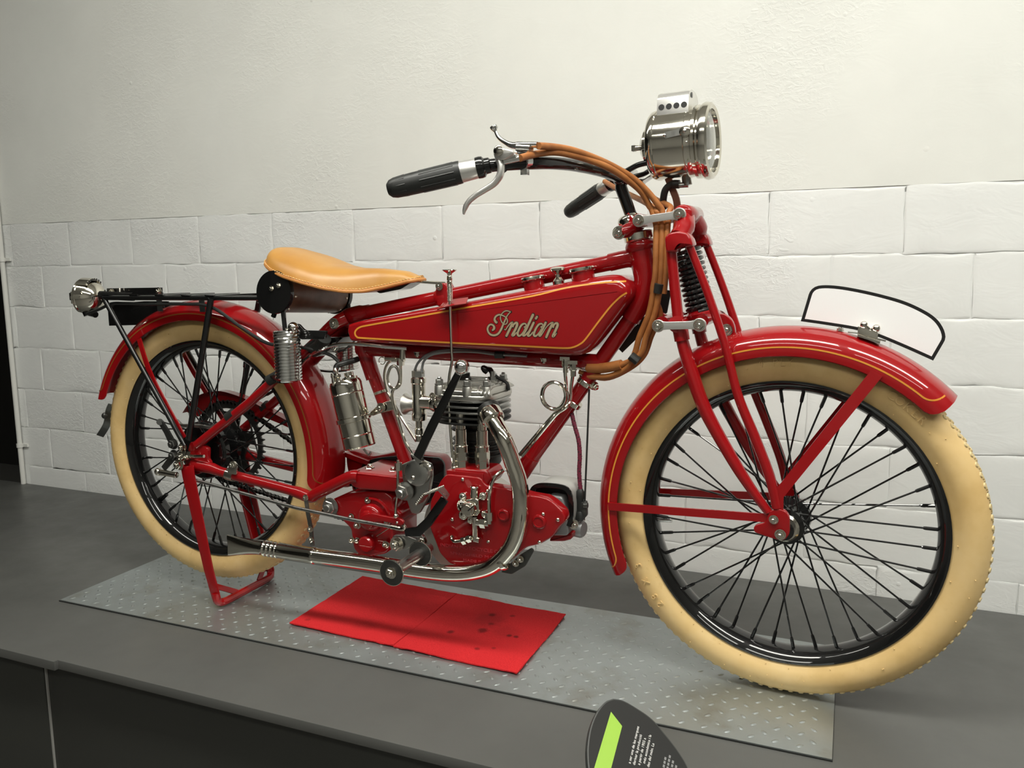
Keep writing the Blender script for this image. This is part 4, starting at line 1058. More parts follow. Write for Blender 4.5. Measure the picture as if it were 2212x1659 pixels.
tc = Yp('P', 415, 475, -.02); tax = nrm(V(-.94, -.30, .06))
tl = part('tail_lamp', mb(lathe([(.006, -.048), (.024, -.042), (.036, -.030), (.0435, -.012), (.0455, .006), (.0455, .010), (.047, .012), (.047, .017), (.044, .020), (.038, .024), (.036, .024)], tc, tax, 40)), 'nickel', label='nickel tail lamp with vented hood')
obj('lamp_hood', mb(lathe([(.046, -.022), (.051, -.020), (.051, .008), (.046, .010)], tc, tax, 24, loop=True, a0=.75, a1=2.4, uv=(nrm(np.cross(tax, ZA)), ZA))), 'nickel', tl)
hk = MB()
for a in np.linspace(.95, 2.2, 7):
    d = math.cos(a) * nrm(np.cross(tax, ZA)) + math.sin(a) * ZA
    hk.add(lathe([(.0034, 0), (.0034, .0006)], tc - tax * .0225 + d * .0482, -tax, 10))
hk_ = obj('vent_holes', hk, 'paint_black', tl); hk_['kind'] = 'stuff'
obj('lamp_lens', lathe([(.038, .023), (.030, .029), (.012, .033), (.001, .034)], tc, tax, 28), 'braid', tl)
obj('side_latch', box(tc + V(.006, -.0445, -.002), V(.012, .004, 0), V(0, .002, 0), V(0, 0, .004)), 'nickel', tl)
obj('side_clasp', mb(cyl(tc + V(-.004, -.046, -.018), tc + V(-.004, -.046, .014), .004, 10), box(tc + V(.012, -.045, .012), V(.012, .003, 0), V(0, .0016, 0), V(0, 0, .0045))), 'nickel', tl)
obj('lamp_catch', box(tc - V(.047, .012, 0), V(.003, 0, 0), V(0, .006, 0), V(0, 0, .010)), 'nickel', tl)
part('lamp_socket', mb(cyl(tc + V(-.004, -.004, -.040), tc + V(0, -.002, -.052), .013, 16), tube([tc + V(0, 0, -.046), tc + V(.028, -.004, -.050)], .009, 10)), 'black_enamel')
part('lamp_bracket', tube([tc + V(.03, 0, .004), V(xa + .01, 0, zr)], .012, 10), 'black_enamel')
# a small steel catch on the stand, behind the rear wheel
part('stand_clip', mb(strip(spl([Yp('A', 470, 1240, .05), Yp('A', 450, 1290, .05), Yp('A', 435, 1380, .05), Yp('A', 385, 1465, .05)], 5), .020, .003, nrm(V(.8, -.5, .1))), ball(Yp('A', 420, 1320, .045), .0095, 12, 8)), 'dark_steel')

# ---------------- engine
ENG = Yp('_', 1030, 1130, 0)          # crank centre
engine = part('crankcase', mb(lathe([(.060, -.078), (.100, -.074), (.104, -.066), (.104, .060), (.098, .068), (.05, .072)], V(ENG[0], 0, ENG[2]), YA, 48, uv=(XA, ZA))), 'alu')
TD = -.104
tc_px = [(952, 1037), (965, 1024), (1038, 1032), (1049, 1049), (1101, 1057), (1146, 1070), (1181, 1076), (1199, 1089), (1219, 1109), (1221, 1127), (1205, 1142), (1194, 1160), (1167, 1176), (1138, 1182), (1126, 1192), (1104, 1211), (1069, 1227), (1018, 1231), (971, 1218), (950, 1196), (928, 1140), (929, 1083)]
cov = part('timing_cover', pillow(roundpoly([Yp('_', x, y, TD) for x, y in tc_px], .008, 3), YA, .030, .004, 3), 'red', label='red timing cover with raised maker lettering')
# tappet chest
part('tappet_chest', pillow(roundpoly([Yp('L', *p, -.098) for p in ((330, 570), (490, 425), (905, 455), (960, 560), (900, 660), (400, 700))], .006, 3), YA, .070, .006, 3), 'red')
part('tappet_shelf', mb(box((Yp('L', 690, 430, -.07) - V(0, 0, .010)), V(.045, 0, 0), V(0, .030, 0), V(0, 0, .010))), 'red', bev=.003)
for (x, y, r) in ((1115, 1020, 85), (1570, 1105, 95)):
    c = Yp('L', x, y, TD); rr = r / 5.925 * 1.72 / FPX; obj('cover_boss', lathe([(rr, .001), (rr, -.0035), (rr - .003, -.006), (rr - .005, -.0062), (rr - .006, -.0045), (.001, -.0045)], c, YA, 32), 'red', cov)
for (x, y) in ((590, 565), (458, 1077), (918, 1362), (1572, 1368), (910, 715), (1620, 1010)): screw(Yp('L', x, y, TD), -YA, .0042, 'nickel', cov)
screw(Yp('O', 472, 1368, TD), -YA, .0045, 'nickel', cov)
for i, (s, za, zb, size) in enumerate((('INDIAN MOTOCYCLE CO', (300, 1420), (1100, 1520), .0105), ('SPRINGFIELD MASS', (432, 1520), (1040, 1590), .0085), ('MADE IN USA', (592, 1610), (1000, 1660), .0085))):
    a, b_ = Yp('L', *za, TD), Yp('L', *zb, TD); d = nrm(b_ - a)
    me = text_mesh(s, size, .0006, 'raised_text', 'red_emboss', 'LEFT'); wd = max(v.co.x for v in me.vertices)
    want = np.linalg.norm(b_ - a); M_ = frame_mat(a + V(0, -.0004, 0), d, np.cross(-YA, d)); obj('raised_text', me, None, cov, M=M_ @ Matrix.Diagonal((want / wd, 1.0, 1.0, 1.0)))
# oil pump on the cover
pc = Yp('L', 690, 940, TD)
def Lp(x, y, d): return Yp('L', x, y, d)
pump = part('oil_pump', mb(pillow(roundpoly([Lp(*p, TD - .016) for p in ((560, 850), (740, 800), (790, 830), (800, 1000), (770, 1040), (640, 1035), (560, 1000))], .006, 3), YA, .016, .003)), 'nickel')
obj('pump_body', mb(lathe([(.0165, 0), (.0165, .014), (.0145, .017), (.012, .0175), (.011, .021), (.001, .0212)], Lp(692, 935, TD - .014), -YA, 28), cyl(Lp(560, 880, TD - .016), Lp(640, 880, TD - .016), .009, 16, .002), cyl(Lp(540, 900, TD - .012), Lp(560, 900, TD - .012), .012, 16, .002)), 'nickel', pump)
obj('pump_slot', box(Lp(692, 938, TD - .0355), nrm(V(1, 0, .9)) * .009, V(0, .0008, 0), nrm(V(-.9, 0, 1)) * .0014), 'paint_black', pump)
obj('pump_stem', mb(cyl(Lp(735, 800, TD - .010), Lp(740, 680, TD - .010), .0085, 18, .001), cyl(Lp(740, 685, TD - .010), Lp(742, 650, TD - .010), .0098, 18, .002)), 'nickel', pump)
for (x, y, r) in ((590, 785, .0085), (850, 780, .0085), (690, 1090, .0075), (875, 1010, .0080), (600, 1020, .0105)):
    e = obj('pump_ear', cyl(Lp(x, y, TD), Lp(x, y, TD - .010), r, 18, .001), 'nickel', pump); obj('screw', SCREW['nickel'], None, pump, M=mat_at(Lp(x, y, TD - .010), -YA, r * .72, r * .5))
obj('pump_elbow', mb(cyl(Lp(745, 1040, TD - .012), Lp(755, 1340, TD - .012), .0068, 14), cyl(Lp(740, 1330, TD - .012), Lp(810, 1345, TD - .012), .0072, 14), cyl(Lp(720, 1310, TD - .012), Lp(600, 1345, TD - .012), .0062, 14), tube(spl([Lp(600, 1345, TD - .012), Lp(500, 1360, TD - .010), Lp(455, 1340, TD - .006), Lp(455, 1290, TD)], 4), .0040, 10),
     lathe([(.0095, 0), (.0095, .009)], Lp(630, 1340, TD - .012), nrm(Lp(600, 1345, 0) - Lp(720, 1310, 0)), 6), lathe([(.009, 0), (.009, .010)], Lp(700, 1315, TD - .012), nrm(Lp(600, 1345, 0) - Lp(720, 1310, 0)), 6)), 'nickel', pump)
obj('pump_outlet', mb(cyl(Lp(770, 1115, TD - .012), Lp(930, 1130, TD - .012), .0078, 16), lathe([(.0115, -.006), (.0115, .006)], Lp(855, 1125, TD - .012), XA, 6), cyl(Lp(930, 1130, TD - .012), Lp(930, 1010, TD - .012), .0075, 14), lathe([(.0098, 0), (.0098, .018)], Lp(930, 1085, TD - .012), ZA, 6)), 'nickel', pump)
part('oil_pipe', tube(spl([Lp(932, 1020, TD - .012), Lp(928, 900, TD - .012), Lp(930, 770, TD - .014), Lp(955, 640, TD - .014), Lp(1010, 530, TD - .010), Lp(1110, 450, TD + .004)], 6), .0042, 10), 'nickel')

# cylinder, valve tubes, head
CX = Yp('K', 985, 800, -.01)[0]; cy0 = -.012
zhead0 = Yp('K', 1000, 715, -.085)[2]; zhead1 = Yp('K', 1000, 452, .045)[2]; zbase = Yp('L', 600, 420, -.07)[2]
def squircle(hx, hy, n=44, e=3.4):
    out = []
    for k in range(n):
        a = 2 * PI * k / n; c, s = math.cos(a), math.sin(a)
        out.append((math.copysign(abs(c) ** (2 / e), c) * hx, math.copysign(abs(s) ** (2 / e), s) * hy))
    return out
cylp = part('cylinder', mb(lathe([(.046, zbase - .01), (.052, zbase), (.050, zbase + .02), (.046, zhead0 + .002)], V(CX, .008, 0), ZA, 40)), 'fin_black')
for i in range(7):
    z = zhead0 - .008 - i * .0125
    big = i < 5; sq_ = squircle(.0735 if big else .060, .083 if big else .058, 44, 3.2 if big else 2.2)
    obj('cooling_fin', pillow([V(CX + x, cy0 + (0 if big else .016) + y, z - .0026) for x, y in sq_], ZA, .0046, .0012, 2, True), 'steel' if i in (0, 1, 2) else 'fin_black', cylp)
for i in range(4):
    z = zbase + .018 + i * .0115; obj('cooling_fin', pillow([V(CX + x, .008 + y, z) for x, y in squircle(.060, .060, 36, 2.1)], ZA, .0030, .0008, 1, True), 'fin_black', cylp)
hd = MB()
hz = zhead0
hd.add(pillow([V(CX + x, cy0 + y, hz - .006) for x, y in squircle(.0745, .085, 52, 3.4)], ZA, .012, .003, 2, True))
for k, (t, hx, hy) in enumerate(((.004, .071, .080),)):
    hd.add(pillow([V(CX + x, cy0 + y, hz + t) for x, y in squircle(hx, hy, 52, 3.6)], ZA, zhead1 - hz - .012, .010, 4, True))
head = part('cylinder_head', hd, 'alu', angle=45)
for i in range(6):   # ribs over the top, front to back
    y = cy0 + .060 - i * .0235; hgt = zhead1
    P = [V(CX - .066, y, hz + .010), V(CX - .064, y, hgt - .008), V(CX - .052, y, hgt + .003), V(CX + .045, y, hgt + .003), V(CX + .064, y, hgt - .010), V(CX + .071, y, hz + .010)]
    obj('head_rib', pillow(roundpoly(P, .010, 4), YA, .0055, .0015, 2, True), 'alu', head)
for i in range(4):
    x = CX + .040 + .009 * i; obj('head_rib', pillow(roundpoly([V(x, cy0 - .078, hz + .008), V(x, cy0 - .074, zhead1 - .010), V(x, cy0 - .055, zhead1 + .002 - .002 * i), V(x, cy0 + .05, zhead1 - .002 * i), V(x, cy0 + .07, hz + .01)], .010, 4), XA, .0038, .001, 2, True), 'alu', head)
for (x, y) in ((-.052, -.070), (.018, -.074), (.058, -.060), (-.055, .05), (.02, .062), (.05, .05)):
    obj('head_boss', lathe([(.012, 0), (.011, .018), (.009, .022)], V(CX + x, cy0 + y, hz + .004), ZA, 18), 'alu', head)
    bolt(V(CX + x, cy0 + y, hz + .026), ZA, .0085, .013, 'steel', head)
obj('spark_plug', mb(lathe([(.011, 0), (.011, .010)], V(CX + .035, .012, zhead1), ZA, 6), lathe([(.007, .01), (.006, .022)], V(CX + .035, .012, zhead1), ZA, 14)), 'steel', head)
obj('plug_cap', mb(lathe([(.0085, 0), (.009, .008), (.006, .016), (.002, .019)], V(CX + .020, .018, zhead1 + .020), nrm(V(-.5, -.3, .5)), 16), tube(spl([V(CX + .035, .012, zhead1 + .014), V(CX + .028, .016, zhead1 + .024), V(CX + .016, .02, zhead1 + .026)], 4), .006, 10)), 'black_enamel', head)
obj('head_plug', lathe([(.016, 0), (.016, .006), (.013, .010), (.013, .018)], V(CX - .028, -.005, zhead1), ZA, 20), 'fin_black', head)
obj('plug_wire', tube(spl([V(CX + .075, .01, hz + .006), V(CX + .070, .012, zhead1 - .004), V(CX + .050, .014, zhead1 + .006), V(CX + .03, .016, zhead1 + .016)], 5), .0038, 8), 'rubber', head)
for i, x in enumerate((815, 1080)):
    b_ = Yp('K', x, 1560, -.078); t_ = V(b_[0], -.078, zhead0 - .055)
    h = t_[2] - b_[2]
    vt = part('valve_tube', mb(lathe([(.0150, -.008), (.0150, .010), (.0165, .011), (.0165, .030)], b_, ZA, 6), lathe([(.0150, .028), (.0150, h * .46), (.0135, h * .47), (.0138, h * .5), (.0128, h * .5), (.0128, h * .83), (.0115, h * .84)], b_, ZA, 26), lathe([(.0105, h * .8), (.0105, h + .02)], b_, ZA, 20)), 'nickel')
    obj('tube_ring', mb(lathe([(.0155, h * .44), (.0162, h * .455), (.0155, h * .47)], b_, ZA, 26)), 'nickel', vt)
    obj('clip', box(b_ + V(0, -.0112, h * .9), V(.003, 0, 0), V(0, .0008, 0), V(0, 0, .009)), 'nickel', vt)
part('exhaust_boss', lathe([(.026, -.02), (.026, .006), (.024, .010)], Yp('K', 1195, 930, -.082), nrm(V(.55, -.45, -.55)), 28), 'fin_black')

# carburettor
CY = -.020
cb = V(*Yp('K', 265, 700, CY)); ctop = Yp('K', 268, 480, CY)[2]; cbot = Yp('K', 260, 990, CY)[2]
carb = part('carburettor', mb(lathe([(.0165, cbot - cb[2]), (.0175, cbot - cb[2] + .004), (.0175, cbot - cb[2] + .014), (.0158, cbot - cb[2] + .017), (.0158, ctop - cb[2] - .008), (.0178, ctop - cb[2] - .006), (.0178, ctop - cb[2] + .004), (.014, ctop - cb[2] + .008)], cb, ZA, 32)), 'nickel')
obj('carb_cap', mb(lathe([(.0150, 0), (.0150, .016)], V(cb[0], cb[1], ctop + .006), ZA, 6)), 'steel', carb)
obj('bell_mouth', lathe([(.015, .010), (.0165, .022), (.020, .030), (.0245, .0345), (.0255, .036), (.024, .0362), (.019, .031), (.0155, .020), (.0145, .012)], V(cb[0], cb[1], Yp('K', 100, 785, CY)[2]), -XA, 32, loop=True), 'alu', carb)
zin = Yp('K', 400, 770, CY)[2]
obj('intake', mb(cyl(V(cb[0] + .008, CY, zin), V(CX - .045, CY, zin + .002), .0165, 26), lathe([(.019, 0), (.021, .004), (.021, .012), (.019, .014)], V(cb[0] + .036, CY, zin), XA, 26)), 'nickel', carb)
bolt(V(cb[0] + .046, CY - .018, zin + .020), -YA, .006, .008, 'nickel', carb)
obj('float_union', mb(lathe([(.010, 0), (.010, .014), (.0085, .016), (.0105, .018), (.0105, .028), (.008, .032), (.0085, .036), (.0085, .050)], V(cb[0] - .001, CY, cbot - .050), ZA, 18)), 'nickel', carb)
for i, (x, pts) in enumerate(((220, ((222, 380), (222, 330), (262, 250), (350, 170), (480, 115), (700, 90), (1000, 105), (1240, 140), (1650, 165))), (305, ((308, 380), (308, 320), (335, 230), (420, 160), (560, 128), (760, 115), (1020, 122), (1240, 150), (1650, 172))))):
    w_ = part('control_cable', tube(spl([Yp('K', *p, -.026 - .012 * i) for p in pts], 5), .0030, 8), 'grey_paint')
    obj('cable_adjuster', cyl(Yp('K', pts[0][0], 395, -.022), Yp('K', pts[0][0], 335, -.022), .0042, 12), 'nickel', w_)
part('cable_clip', cyl(Yp('W', 1040, 692, -.036), Yp('W', 1100, 692, -.036), .008, 10), 'tape')

# exhaust
ED = -.118
ex = [Yp('K', 1195, 935, -.090), Yp('K', 1275, 1085, -.108), Yp('K', 1358, 1240, ED), Yp('L', 1230, 360, ED), Yp('L', 1305, 590, ED), Yp('L', 1332, 840, ED), Yp('L', 1318, 1090, ED), Yp('L', 1262, 1310, ED), Yp('L', 1170, 1480, ED), Yp('E', 1430, 872, ED), Yp('E', 1300, 918, ED), Yp('E', 1130, 933, ED), Yp('E', 900, 913, ED), Yp('E', 500, 853, ED), Yp('E', 90, 800, ED)]
pipe = part('exhaust_pipe', tube(spl(ex, 8), .0182, 28), 'nickel')
obj('exhaust_nut', lathe([(.0235, -.016), (.0255, -.012), (.0255, .008), (.022, .012)], Yp('K', 1200, 950, -.094), ex[2] - ex[0], 32), 'nickel', pipe)
d_ = nrm(Yp('E', 1340, 905, ED) - Yp('E', 1430, 880, ED))
obj('pipe_clip', lathe([(.0188, -.005), (.0195, 0), (.0188, .005)], Yp('E', 1495, 848, ED), Yp('E', 1400, 900, ED) - Yp('E', 1560, 800, ED), 28), 'nickel', pipe)
mu0, mu1 = Yp('E', 110, 803, ED), Yp('F', 1130, 1238, ED - .004)
md = nrm(mu1 - mu0); Lm = np.linalg.norm(mu1 - mu0)
muf = part('silencer', lathe([(.0185, -.012), (.0200, -.010), (.0200, -.002), (.0192, 0)] + [(.0192, Lm * .62)] + [x for k in range(4) for x in ((.0185, Lm * (.66 + .085 * k)), (.0202, Lm * (.68 + .085 * k)), (.0185, Lm * (.70 + .085 * k)))] + [(.0180, Lm)], mu0, md, 28), 'nickel')
fo, fe_ = mu1, Yp('F', 905, 1222, ED - .006); v = []; f = []; NS = 24; K_ = 8
fd = nrm(fe_ - fo)
for k in range(K_ + 1):
    t = k / K_; c = fo + (fe_ - fo) * t; hh = .0180 + (.0275 - .0180) * t ** 1.4; ww = .0180 * (1 - t) + .0042 * t
    for j in range(NS):
        a = 2 * PI * j / NS; v.append(c + ZA * hh * math.sin(a) + YA * ww * math.cos(a) + fd * (.004 * abs(math.sin(a)) * t))
for k in range(K_):
    for j in range(NS): f.append((k * NS + j, k * NS + (j + 1) % NS, (k + 1) * NS + (j + 1) % NS, (k + 1) * NS + j))
obj('fishtail', (v, f), 'nickel', muf)
hg = part('silencer_hanger', strip([Yp('E', 68, 375, -.094), Yp('E', 85, 500, -.098), Yp('E', 105, 600, -.108), Yp('E', 118, 735, ED + .004)], .0105, .003, YA), 'steel')
for z_, d2 in ((('E', 68, 385), -.097), (('E', 102, 615), -.112), (('E', 108, 690), -.117)): bolt(Yp(*z_, d2), -YA, .0062, .006, 'nickel', hg)
ext = Yp('E', 1600, 850, -.10)
xt = part('exhaust_stay', pillow(roundpoly([Yp('E', *p, -.098) for p in ((1480, 925), (1530, 880), (1620, 800), (1700, 750), (1720, 770), (1660, 880), (1560, 940))], .004, 3), YA, .004, .0006), 'dark_steel')
for (x, y) in ((1590, 860), (1625, 830)): bolt(Yp('E', x, y, -.103), -YA, .006, .008, 'nickel', xt)

# gearbox
gbx = [(130, 760), (265, 682), (420, 640), (560, 612), (700, 600), (890, 598), (1000, 690), (1005, 800), (1110, 890), (1100, 960), (985, 1050), (985, 1290), (910, 1400), (700, 1440), (560, 1420), (490, 1340), (455, 1080), (330, 960), (250, 880), (140, 850)]
GD = -.070
gb = part('gearbox', pillow(roundpoly([Yp('M', *p, GD) for p in gbx], .008, 3), YA, .125, .006, 3, True), 'red')
c = Yp('M', 730, 930, GD); obj('gearbox_dome', lathe([(.034, .004), (.033, -.008), (.029, -.014), (.024, -.016), (.0215, -.017), (.020, -.024), (.016, -.027), (.001, -.028)], c, YA, 40), 'red', gb)
c = Yp('M', 690, 1255, GD); obj('shaft_boss', lathe([(.019, .004), (.019, -.014), (.016, -.018), (.001, -.019)], c, YA, 32), 'red', gb)
obj('cover_rim', tube(spl([Yp('M', *p, GD - .001) for p in ((700, 690), (800, 715), (890, 790), (950, 900), (970, 1000))], 5), .004, 8), 'red', gb)
obj('selector_arm', mb(pillow(roundpoly([Yp('M', *p, GD - .030) for p in ((560, 960), (620, 900), (740, 880), (850, 910), (1110, 960), (1140, 1010), (1110, 1040), (860, 985), (720, 1010), (600, 1000))], .006, 3), YA, .008, .002, 3, True)), 'red', gb)
for (x, y, r) in ((680, 715, .0062), (470, 920, .0060), (930, 990, .0065), (480, 1222, .0062), (910, 1280, .0070), (548, 1032, .0075), (550, 1228, .0060)): bolt(Yp('M', x, y, GD - (.010 if r > .0064 else .002)), -YA, r, r * 1.2, 'nickel', gb)
screw(Yp('M', 1053, 1000, GD - .032), -YA, .0035, 'nickel', gb)
bolt(Yp('M', 205, 795, GD - .002), -YA, .0175, .014, 'steel', gb)
obj('pin', cyl(Yp('M', 990, 1045, GD - .034), Yp('M', 790, 1175, GD - .034), .0011, 6), 'nickel', gb)
part('selector_rod', mb(tube(spl([Yp('M', 1065, 200, -.098), Yp('M', 1064, 400, -.098), Yp('M', 1060, 620, -.100), Yp('M', 1040, 790, -.104), Yp('M', 1035, 930, -.105)], 4), .0034, 8), cyl(Yp('M', 1066, 230, -.098), Yp('M', 1066, 330, -.098), .0085, 6), ball(Yp('M', 1038, 915, -.105), .006, 12, 8)), 'nickel')

# gear lever and its quadrant
QD = -.096
part('engine_plate', pillow(roundpoly([Yp('M', *p, -.086) for p in ((1100, 260), (1300, 180), (1480, 260), (1490, 420), (1440, 700), (1320, 900), (1230, 880), (1150, 640), (1120, 420))], .006, 3), YA, .012, .002), 'steel')
qd = part('lever_quadrant', mb(lathe([(.030, 0), (.030, .012), (.026, .015), (.012, .016)], Yp('M', 1330, 350, -.088), -YA, 36)), 'steel')
screw(Yp('M', 1258, 425, -.104), -YA, .005, 'nickel', qd)
bolt(Yp('M', 1160, 595, -.092), -YA, .0175, .022, 'steel', qd)
lv = part('gear_lever', mb(strip([Yp('K', 250, 1470, -.112), Yp('K', 430, 1080, -.124), Yp('K', 600, 740, -.134), Yp('K', 780, 380, -.142)], [.021, .020, .0175, .015], .006, YA)), 'black_enamel', bev=.001)
obj('lever_knob', mb(ball(Yp('K', 815, 310, -.143), .0162, 28, 16), lathe([(.007, 0), (.010, .010), (.013, .016)], Yp('K', 775, 400, -.143), Yp('K', 815, 310, -.143) - Yp('K', 775, 400, -.143), 20)), 'chrome', lv)
obj('lever_foot', pillow(roundpoly([Yp('K', *p, -.110) for p in ((150, 1420), (290, 1480), (310, 1560), (240, 1540))], .003, 2), YA, .012, .001), 'steel', lv)
part('lever_band', tube(spl([Yp('K', 290, 1560, -.105), Yp('K', 340, 1545, -.105), Yp('K', 400, 1590, -.105), Yp('M', 1480, 330, -.104)], 5), .006, 10), 'nickel')

# chaincase behind the gearbox, far side
part('chaincase', pillow(roundpoly([Yp('M', *p, .060) for p in ((390, 90), (470, 80), (720, 160), (860, 135), (1050, 95), (1600, 160), (1660, 250), (1660, 700), (1100, 900), (500, 700), (400, 270))], .012, 3), YA, .045, .006, 3, True), 'red')
part('chaincase_inner', pillow(roundpoly([Yp('M', *p, .052) for p in ((600, 240), (760, 178), (1000, 150), (1300, 150), (1600, 172), (1655, 250), (1655, 700), (1000, 880), (540, 690))], .012, 3), YA, .007, .002), 'black_enamel')
part('chain_guard_rail', box((Yp('M', 560, 140, .062) + Yp('M', 600, 200, .062)) / 2, nrm(Yp('M', 720, 175, .06) - Yp('M', 440, 75, .06)) * .036, V(0, .016, 0), V(0, 0, .006)), 'red')
# chain guard over the rear sprocket
cg = [(1005, 1295), (1060, 1215), (1140, 1160), (1240, 1138), (1330, 1150), (1480, 1205), (1700, 1320), (1800, 1375), (1800, 1440), (1690, 1385), (1480, 1300), (1330, 1240), (1240, 1240), (1150, 1265), (1090, 1330)]
guard = part('chain_guard', pillow(roundpoly([Yp('A', *p, .076) for p in cg], .005, 2), YA, .003, .0008), 'red')
topedge = spl([Yp('A', *p, .068) for p in ((1005, 1295), (1060, 1215), (1140, 1160), (1240, 1138), (1330, 1150), (1480, 1205), (1700, 1320), (1800, 1375))], 4)
obj('guard_flange', strip([p + ZA * .001 for p in topedge], .024, .0025, V(0, 0, 1)) if False else (lambda P: (sum([[p + V(0, -.016, 0), p + V(0, .010, 0)] for p in P], []), [(2 * i, 2 * i + 1, 2 * i + 3, 2 * i + 2) for i in range(len(P) - 1)]))(topedge), 'red', guard)
# drive chain
gs = Yp('M', 760, 900, .058); gr = .036; RR = .113
dv = V(gs[0] - RC[0], 0, gs[2] - RC[2]); dist = np.linalg.norm(dv); th0 = math.atan2(dv[2], dv[0]); al = math.acos((RR - gr) / dist)
lp = [V(RC[0] + RR * math.cos(a), .0585, RC[2] + RR * math.sin(a)) for a in np.linspace(th0 + al, th0 + 2 * PI - al, 60)]
lp += [V(gs[0] + gr * math.cos(a), .0585, gs[2] + gr * math.sin(a)) for a in np.linspace(th0 - al, th0 + al, 16)]
lp.append(lp[0]); seg = np.cumsum([0] + [np.linalg.norm(lp[i + 1] - lp[i]) for i in range(len(lp) - 1)])
def along(s): s = s % seg[-1]; i = min(np.searchsorted(seg, s, 'right') - 1, len(lp) - 2); t = (s - seg[i]) / (seg[i + 1] - seg[i]); return lp[i] + (lp[i + 1] - lp[i]) * t
cm = MB(); nl = int(seg[-1] / .0127)
for i in range(nl):
    a, b_ = along(i * seg[-1] / nl), along((i + 1) * seg[-1] / nl); d = nrm(b_ - a); w_ = np.cross(d, YA)
    for yo in ((-.0065, .0065) if i % 2 else (-.0045, .0045)):
        P = [a + w_ * .0045, a - d * .004, a - w_ * .0045, (a + b_) / 2 - w_ * .003, b_ - w_ * .0045, b_ + d * .004, b_ + w_ * .0045, (a + b_) / 2 + w_ * .003]
        cm.add(prism([p + V(0, yo, 0) for p in P], (0, .0014, 0)))
    cm.add(lathe([(.0038, -.0065), (.0038, .0080)], a, YA, 7))
ch = part('drive_chain', cm, 'dark_steel'); ch['kind'] = 'stuff'

# brake pedal, rod and foot peg
pk = V(*Yp('_', 846, 1237, -.280)); pi_ = V(pk[0], -.160, pk[2])
pg = part('foot_peg', mb(cyl(pi_, pk, .0120, 22)), 'steel')
obj('peg_disc', lathe([(.0265, -.0015), (.0275, 0), (.0265, .0015)], pk, YA, 36), 'dark_steel', pg)
obj('peg_disc', lathe([(.0265, -.0015), (.0275, 0), (.0265, .0015)], pi_, YA, 36), 'dark_steel', pg)
for p in (pk, pi_): obj('disc_rim', tube([p + V(.0272 * math.cos(a), 0, .0272 * math.sin(a)) for a in np.linspace(0, 2 * PI, 41)], .0014, 6, cap=False), 'nickel', pg)
bolt(pk - V(0, .0015, 0), -YA, .0098, .009, 'nickel', pg)
part('peg_bracket', mb(pillow(roundpoly([Yp('E', *p, -.128) for p in ((700, 660), (780, 655), (870, 690), (905, 650), (930, 700), (900, 740), (830, 735), (800, 760), (740, 765), (690, 730))], .004, 3), YA, .010, .001), cyl(V(pi_[0], -.12, pi_[2]), pi_, .012, 16)), 'steel')
bolt(Yp('E', 730, 720, -.132), -YA, .0135, .014, 'nickel'); bolt(Yp('E', 915, 700, -.125), -YA, .009, .008, 'nickel')
pd = part('brake_pedal', mb(strip([Yp('E', 790, 635, -.150), Yp('E', 885, 630, -.152), Yp('E', 960, 560, -.155), Yp('E', 1075, 395, -.160)], [.018, .022, .0205, .019], .007, YA)), 'black_enamel', bev=.0012)
a, b_ = Yp('E', 893, 425, -.170), Yp('E', 1045, 318, -.170)
mid = Yp('E', 945, 355, -.170)
obj('pedal_pad', mb(strip([a, mid, b_, Yp('E', 1100, 380, -.165)], .030, .003, V(0, 0, 1))), 'steel', pd)
tm = MB()
for P0, P1, n_ in ((a, mid, 7), (mid, b_, 11)):
    for t in np.linspace(0, 1, n_):
        p = P0 + (P1 - P0) * t; tm.add(ball(p + V(0, -.015, .0018), .0022, 8, 6)); tm.add(ball(p + V(0, .013, .0018), .0022, 8, 6))
t_ = obj('pad_teeth', tm, 'nickel', pd); t_['kind'] = 'stuff'
br_ = part('brake_rod', tube([Yp('N', 610, 1050, -.094), Yp('E', 0, 460, -.118), Yp('E', 400, 545, -.136), Yp('E', 772, 612, -.150)], .0042, 10), 'steel')
obj('rod_end', tube(spl([Yp('E', 690, 598, -.148), Yp('E', 760, 612, -.152), Yp('E', 782, 605, -.152), Yp('E', 775, 590, -.148)], 4), .0052, 10), 'nickel', br_)
# rear brake levers and axle nuts at the dropout
part('brake_lever', mb(strip([Yp('N', 165, 310, -.100), Yp('N', 240, 430, -.100), Yp('N', 325, 600, -.100)], [.014, .016, .020], .006, YA), cyl(Yp('N', 150, 305, -.106), Yp('N', 150, 305, -.092), .0085, 14)), 'dark_steel')
part('brake_lever', mb(strip([Yp('N', 335, 735, -.100), Yp('N', 200, 900, -.100)], [.018, .014], .006, YA)), 'dark_steel', label='lower brake lever')
for (x, y) in ((328, 585), (335, 730)): bolt(Yp('N', x, y, -.103), -YA, .0115, .012, 'dark_steel')
part('link_pin', mb(cyl(Yp('N', 120, 940, -.102), Yp('N', 370, 985, -.100), .0078, 16, .001), ball(Yp('N', 130, 942, -.102), .0100, 14, 8)), 'nickel')
bolt(Yp('N', 445, 625, -.090), -YA, .0095, .010, 'nickel')
ad = part('chain_adjuster', mb(tube([Yp('N', 420, 740, -.092), Yp('N', 715, 745, -.090)], .0042, 10), lathe([(.0125, 0), (.0125, .012)], Yp('N', 470, 725, -.092), XA, 6), lathe([(.0105, 0), (.0105, .012)], Yp('N', 520, 722, -.092), XA, 6)), 'nickel')
bolt(Yp('N', 430, 745, -.096), -YA, .0115, .010, 'nickel')
part('brake_cable', tube(spl([Yp('N', 370, 290, -.05), Yp('N', 440, 350, -.056), Yp('N', 560, 350, -.060), Yp('N', 700, 360, -.062), Yp('N', 800, 375, -.062), Yp('N', 900, 330, -.058)], 5), .0050, 10), 'steel')

